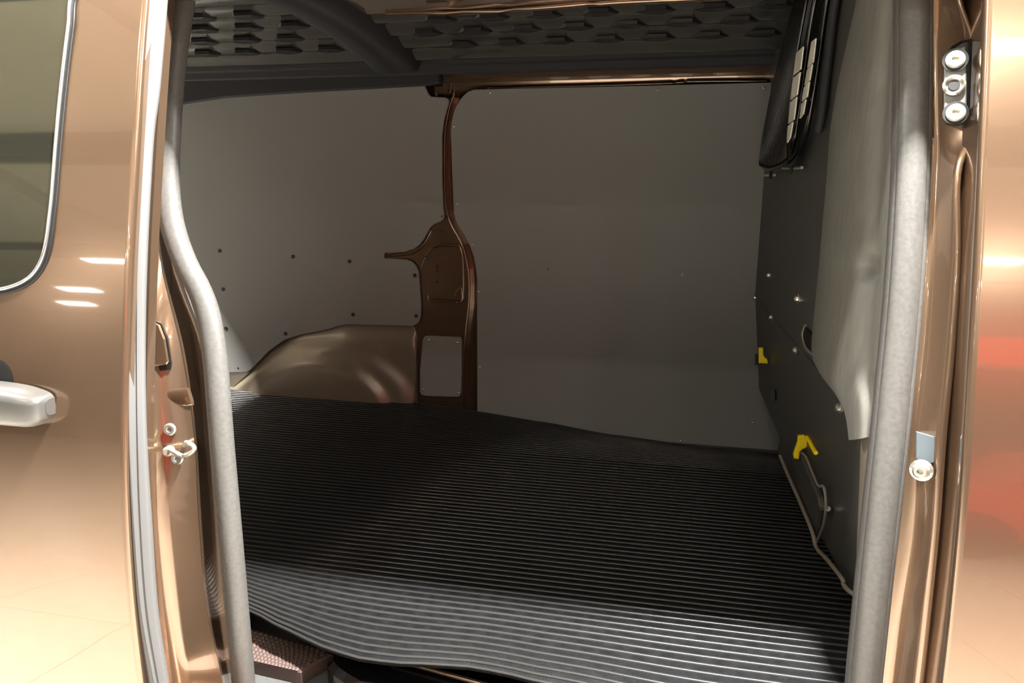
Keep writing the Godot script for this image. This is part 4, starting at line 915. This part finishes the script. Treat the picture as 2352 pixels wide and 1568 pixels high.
	var y2 := part("clip", plate3([Vector3(0.3332, 0.2086, -0.86), Vector3(0.3478, 0.2109, -0.86), Vector3(0.3578, 0.2047, -0.86), Vector3(0.36, 0.1907, -0.86), Vector3(0.3558, 0.1785, -0.86), Vector3(0.3467, 0.1742, -0.86), Vector3(0.3409, 0.1666, -0.86), Vector3(0.3405, 0.1462, -0.86), Vector3(0.3276, 0.1475, -0.86), Vector3(0.3257, 0.1581, -0.86), Vector3(0.3305, 0.1776, -0.86), Vector3(0.3335, 0.1921, -0.86)], Vector3.BACK, 0.014, 0.003), M.yellow, t, "yellow plastic clip")
	part("clip_leg", tube(smooth_path([Vector3(0.3308, 0.2502, -0.7256), Vector3(0.3328, 0.2504, -0.6959), Vector3(0.3349, 0.2468, -0.6716), Vector3(0.3374, 0.2443, -0.64)], 12), 0.005), M.yellow, y2)
	# guard over the bulkhead window
	t = thing("window_guard", "black slatted guard hanging over the bulkhead window, upper right", "guard", Vector3(0.28, 0.85, -1.1))
	var l0 := [Vector3(0.263, 1.3031, -0.9569), Vector3(0.2602, 1.2631, -0.9967), Vector3(0.2548, 1.2062, -1.0739), Vector3(0.2497, 1.142, -1.1468), Vector3(0.2453, 1.0759, -1.2095), Vector3(0.2422, 1.0151, -1.2549), Vector3(0.2393, 0.9506, -1.2958), Vector3(0.2379, 0.8976, -1.3161), Vector3(0.2382, 0.8876, -1.3118)]
	var l1 := [Vector3(0.2707, 1.2782, -0.8465), Vector3(0.2686, 1.239, -0.8766), Vector3(0.2663, 1.1791, -0.9098), Vector3(0.2646, 1.1244, -0.9342), Vector3(0.2632, 1.0669, -0.9545), Vector3(0.2623, 1.0118, -0.9674), Vector3(0.2621, 0.9547, -0.9702), Vector3(0.2629, 0.9123, -0.9587), Vector3(0.2634, 0.8953, -0.952)]
	for i in 18:
		var f := i / 17.0
		var path := []
		for k in 25:
			var kk := k / 24.0
			var p := along(l0, kk).lerp(along(l1, kk), f)
			p.y -= 0.012 * sin(PI * f) * pow(kk, 3.0)
			path.append(p)
		part("slat", tube(path, 0.0042, 0.006, 8), M.black_gloss, t)
	part("backing", loft_columns([l0, l1], 24, Vector3(0.012, 0, 0)), M.black, t)
	var rail1 := [Vector3(0.2868, 1.274, -0.8311), Vector3(0.2847, 1.2307, -0.8615), Vector3(0.283, 1.1745, -0.8852), Vector3(0.2818, 1.1102, -0.9034), Vector3(0.2808, 1.0429, -0.9176), Vector3(0.2795, 0.9839, -0.9363), Vector3(0.2786, 0.9433, -0.9492), Vector3(0.2764, 0.9106, -0.9807), Vector3(0.2726, 0.8898, -1.0345), Vector3(0.2654, 0.8792, -1.1369), Vector3(0.2564, 0.8724, -1.266), Vector3(0.2481, 0.8855, -1.3837)]
	var rail2 := [Vector3(0.3039, 1.2667, -0.8021), Vector3(0.3026, 1.2174, -0.82), Vector3(0.3015, 1.1565, -0.8351), Vector3(0.3005, 1.0935, -0.8507), Vector3(0.2992, 1.0333, -0.8687), Vector3(0.2974, 0.9761, -0.8936), Vector3(0.2952, 0.932, -0.9255), Vector3(0.2915, 0.8999, -0.9787), Vector3(0.287, 0.8854, -1.0431)]
	var rail3 := [Vector3(0.3158, 1.2598, -0.7736), Vector3(0.3147, 1.1936, -0.7907), Vector3(0.3142, 1.132, -0.7967), Vector3(0.3138, 1.069, -0.8029), Vector3(0.3133, 1.0043, -0.8093), Vector3(0.3121, 0.9577, -0.827)]
	part("frame_rail", tube(smooth_path(rail1, 60), 0.006, 0.006, 8), M.black_gloss, t)
	part("frame_rail", tube(smooth_path(rail2, 40), 0.008, 0.012, 8), M.black_gloss, t)
	part("frame_rail", tube(smooth_path(rail3, 30), 0.010, 0.016, 8), M.dark_trim, t)
	for q in [[Vector3(0.2638, 1.1387, -0.9166), Vector3(0.2686, 1.144, -0.8487), Vector3(0.2681, 1.096, -0.8561), Vector3(0.2632, 1.0919, -0.9262)], [Vector3(0.2634, 1.0846, -0.9234), Vector3(0.2679, 1.0896, -0.858), Vector3(0.2671, 1.0418, -0.8706), Vector3(0.2627, 1.0356, -0.9328)], [Vector3(0.2625, 1.0298, -0.9354), Vector3(0.2669, 1.0362, -0.8729), Vector3(0.2663, 0.9867, -0.8812), Vector3(0.2622, 0.9802, -0.9404)], [Vector3(0.262, 0.9742, -0.943), Vector3(0.2655, 0.9815, -0.8931), Vector3(0.2645, 0.9459, -0.9077), Vector3(0.2624, 0.9347, -0.9375)]]:
		part("pane", plate3(q, n, 0.003), M.pane, t)  # light coming through from the cab, painted as pale panes
	for q in [[Vector3(0.2822, 1.1493, -0.8259), Vector3(0.2848, 1.1515, -0.788), Vector3(0.2845, 1.1025, -0.7929), Vector3(0.281, 1.0968, -0.8426)], [Vector3(0.2808, 1.0924, -0.8451), Vector3(0.284, 1.0987, -0.7993), Vector3(0.2832, 1.0669, -0.8112), Vector3(0.2799, 1.0606, -0.8583)], [Vector3(0.2797, 1.0561, -0.8608), Vector3(0.283, 1.0635, -0.814), Vector3(0.2824, 1.0324, -0.8227), Vector3(0.279, 1.0261, -0.871)], [Vector3(0.2789, 1.0214, -0.8736), Vector3(0.2817, 1.0267, -0.8329), Vector3(0.2807, 0.996, -0.8467), Vector3(0.2785, 0.9884, -0.8786)]]:
		part("pane", plate3(q, n, 0.003), M.pane, t)  # second column of cab light, again put in as pale colour
	# two hooks with bolts below the guard
	for q in [[Vector3(0.2683, 0.8762, -1.3098), Vector3(0.2687, 0.8624, -1.3042), Vector3(0.2687, 0.8449, -1.3037)], [Vector3(0.2871, 0.8942, -1.0414), Vector3(0.288, 0.8755, -1.029), Vector3(0.2876, 0.8611, -1.0337)]]:
		part("hook", tube(q, 0.004, 0.006, 8), M.black, t)
	for q in [[Vector3(0.2677, 0.8539, -1.462), Vector3(0.2793, 0.855, -1.2958)], [Vector3(0.2869, 0.8747, -1.187), Vector3(0.3029, 0.8753, -0.9584)]]:
		part("hook_bolt", tube(q, 0.004, 0.004, 10), M.zinc, t)
	# moulded trim between bulkhead and weatherstrip
	t = thing("pillar_trim", "scuffed grey plastic pillar trim beside the bulkhead", "trim", Vector3(0.33, 0.3, -0.4))
	var L := [Vector3(0.3448, 1.246, -0.6464), Vector3(0.3443, 1.1995, -0.6524), Vector3(0.3406, 1.1263, -0.7055), Vector3(0.337, 1.0453, -0.7569), Vector3(0.3349, 0.9556, -0.7871), Vector3(0.3353, 0.8604, -0.7819), Vector3(0.3354, 0.763, -0.7803), Vector3(0.3355, 0.6633, -0.7787), Vector3(0.3353, 0.5603, -0.7808), Vector3(0.3357, 0.4562, -0.7753), Vector3(0.3421, 0.4251, -0.6843), Vector3(0.3535, 0.4221, -0.5213), Vector3(0.3594, 0.4105, -0.4372), Vector3(0.3628, 0.3791, -0.3881)]
	var R := [Vector3(0.3192, 1.1602, -0.2711), Vector3(0.3202, 1.1208, -0.2586), Vector3(0.3213, 1.056, -0.2405), Vector3(0.3226, 0.9917, -0.2237), Vector3(0.324, 0.9275, -0.207), Vector3(0.3255, 0.8636, -0.1907), Vector3(0.3246, 0.7997, -0.1746), Vector3(0.3238, 0.7359, -0.159), Vector3(0.3236, 0.6718, -0.1456), Vector3(0.3222, 0.6074, -0.1321), Vector3(0.3215, 0.5751, -0.1253), Vector3(0.3196, 0.5427, -0.1185), Vector3(0.3188, 0.5135, -0.1127), Vector3(0.3172, 0.4776, -0.1055)]
	var cols := []
	var Ls := smooth_path(L, 78)
	var Rs := smooth_path(R, 78)
	for k in 41:
		var f := k / 40.0
		var col := []
		for i in 79:
			var p: Vector3 = Ls[i].lerp(Rs[i], f)
			# round dent low by the weatherstrip
			p += Vector3(0.022, 0, -0.03) * exp(-pow((f - 0.82) / 0.06, 2.0) - pow((i - 43.0) / 1.5, 2.0))
			p += Vector3(-0.035, 0, 0.03) * sin(PI * pow(f, 0.8))
			p += Vector3(0.012, 0, -0.012) * exp(-pow((f - 0.84) / 0.05, 2.0))
			col.append(p)
		cols.append(col)
	part("moulding", loft_columns(cols, 156, Vector3(0.01, 0, -0.006)), M.pillar_trim, t)
	t = thing("lower_pillar_trim", "plain beige-grey lower pillar trim beside the weatherstrip", "trim", Vector3(0.35, -0.08, -0.3))
	var l2 := [Vector3(0.3588, 0.3978, -0.3712), Vector3(0.3698, 0.2914, -0.3873), Vector3(0.3798, 0.1935, -0.4035), Vector3(0.3892, 0.1021, -0.417), Vector3(0.398, 0.0315, -0.4065), Vector3(0.4099, -0.054, -0.3743), Vector3(0.4232, -0.1655, -0.3656)]
	var m2 := [Vector3(0.3167, 0.4709, -0.1542), Vector3(0.3182, 0.3912, -0.1422), Vector3(0.3171, 0.3197, -0.1342), Vector3(0.3171, 0.2539, -0.1281), Vector3(0.3218, 0.1949, -0.1229), Vector3(0.3392, 0.1102, -0.1217), Vector3(0.3532, 0.0145, -0.1202)]
	var r2 := [Vector3(0.33, 0.4882, -0.1076), Vector3(0.3287, 0.4123, -0.095), Vector3(0.3246, 0.344, -0.0865), Vector3(0.3204, 0.2807, -0.0806), Vector3(0.3199, 0.2239, -0.0752), Vector3(0.323, 0.142, -0.0721), Vector3(0.3287, 0.0491, -0.0707)]
	part("moulding", loft_columns([l2, m2, r2], 30, Vector3(0.01, 0, 0)), M.lower_trim, t)

# ---------------------------------------------------------------- step well under the front edge of the mat
func step_well() -> void:
	var t := thing("step_tread", "brown knobbly step tread under the curled mat edge", "step", Vector3(-0.8, -0.3, -0.3))
	var o: Array = [Vector3(-0.8753, -0.1, -0.2227), Vector3(-0.6458, -0.1, -0.1812), Vector3(-0.6845, -0.1, -0.1157), Vector3(-0.8161, -0.1, -0.1269)]
	part("block", plate([Vector2(o[0].x, -o[0].z), Vector2(o[1].x, -o[1].z), Vector2(o[2].x, -o[2].z), Vector2(o[3].x, -o[3].z)], Vector3(0, -0.13, 0), Vector3.RIGHT, Vector3.FORWARD, Vector3.UP, 0.03, 0.004), M.tread, t)
	var st := begin(true)
	for i in 16:
		for k in 9:
			var u := (i + 0.5 + (0.5 if k % 2 == 1 else 0.0)) / 17.0
			var w := (k + 0.5) / 9.0
			var p: Vector3 = o[0].lerp(o[1], u).lerp(o[3].lerp(o[2], u), w)
			var c := p + Vector3(0, 0.005, 0)
			for j in 6:
				var a0 := TAU * j / 6.0
				var a1 := TAU * (j + 1) / 6.0
				var e0 := p + Vector3(cos(a0), 0, sin(a0)) * 0.006
				var e1 := p + Vector3(cos(a1), 0, sin(a1)) * 0.006
				tri(st, c, e1, e0)
	var kn := part("knobs", finish(st), M.tread, t)
	kn.set_meta("kind", "stuff")
	t = thing("step_floor", "grey sheet floor of the door step", "step", Vector3(-0.8, -0.3, -0.2))
	part("sheet", box(Vector3(-1.0, -0.16, -0.42), Vector3(0.5, -0.131, 0.0)), M.floor_pan, t)
	part("riser", box(Vector3(-1.0, -0.16, -0.43), Vector3(0.5, -0.05, -0.42)), M.black, t)
	# black plastic step cover with a rounded corner and a paint-coloured sill edge
	t = thing("step_cover", "black moulded step cover with rounded corner below the mat", "step", Vector3(-0.2, -0.3, -0.2))
	var cv: Array = [Vector3(-0.6379, -0.08, -0.1378), Vector3(-0.6302, -0.08, -0.1258), Vector3(-0.61, -0.08, -0.1088), Vector3(-0.5857, -0.08, -0.0958), Vector3(-0.5518, -0.08, -0.0803), Vector3(-0.5015, -0.08, -0.0547), Vector3(-0.0743, -0.08, -0.1244), Vector3(-0.0016, -0.08, -0.2934), Vector3(-0.3521, -0.08, -0.2457), Vector3(-0.6083, -0.08, -0.1753)]
	var oc := []
	for p in cv:
		oc.append(Vector2(p.x, -p.z))
	part("cover_sheet", plate(oc, Vector3(0, -0.13, 0), Vector3.RIGHT, Vector3.FORWARD, Vector3.UP, 0.05, 0.012), M.black_gloss, t)
	part("sill_edge", tube([Vector3(-0.5063, -0.072, -0.1554), Vector3(-0.4768, -0.072, -0.1496), Vector3(-0.4106, -0.072, -0.1387), Vector3(-0.3196, -0.072, -0.1229), Vector3(-0.2327, -0.072, -0.1078)], 0.005), M.paint, t)
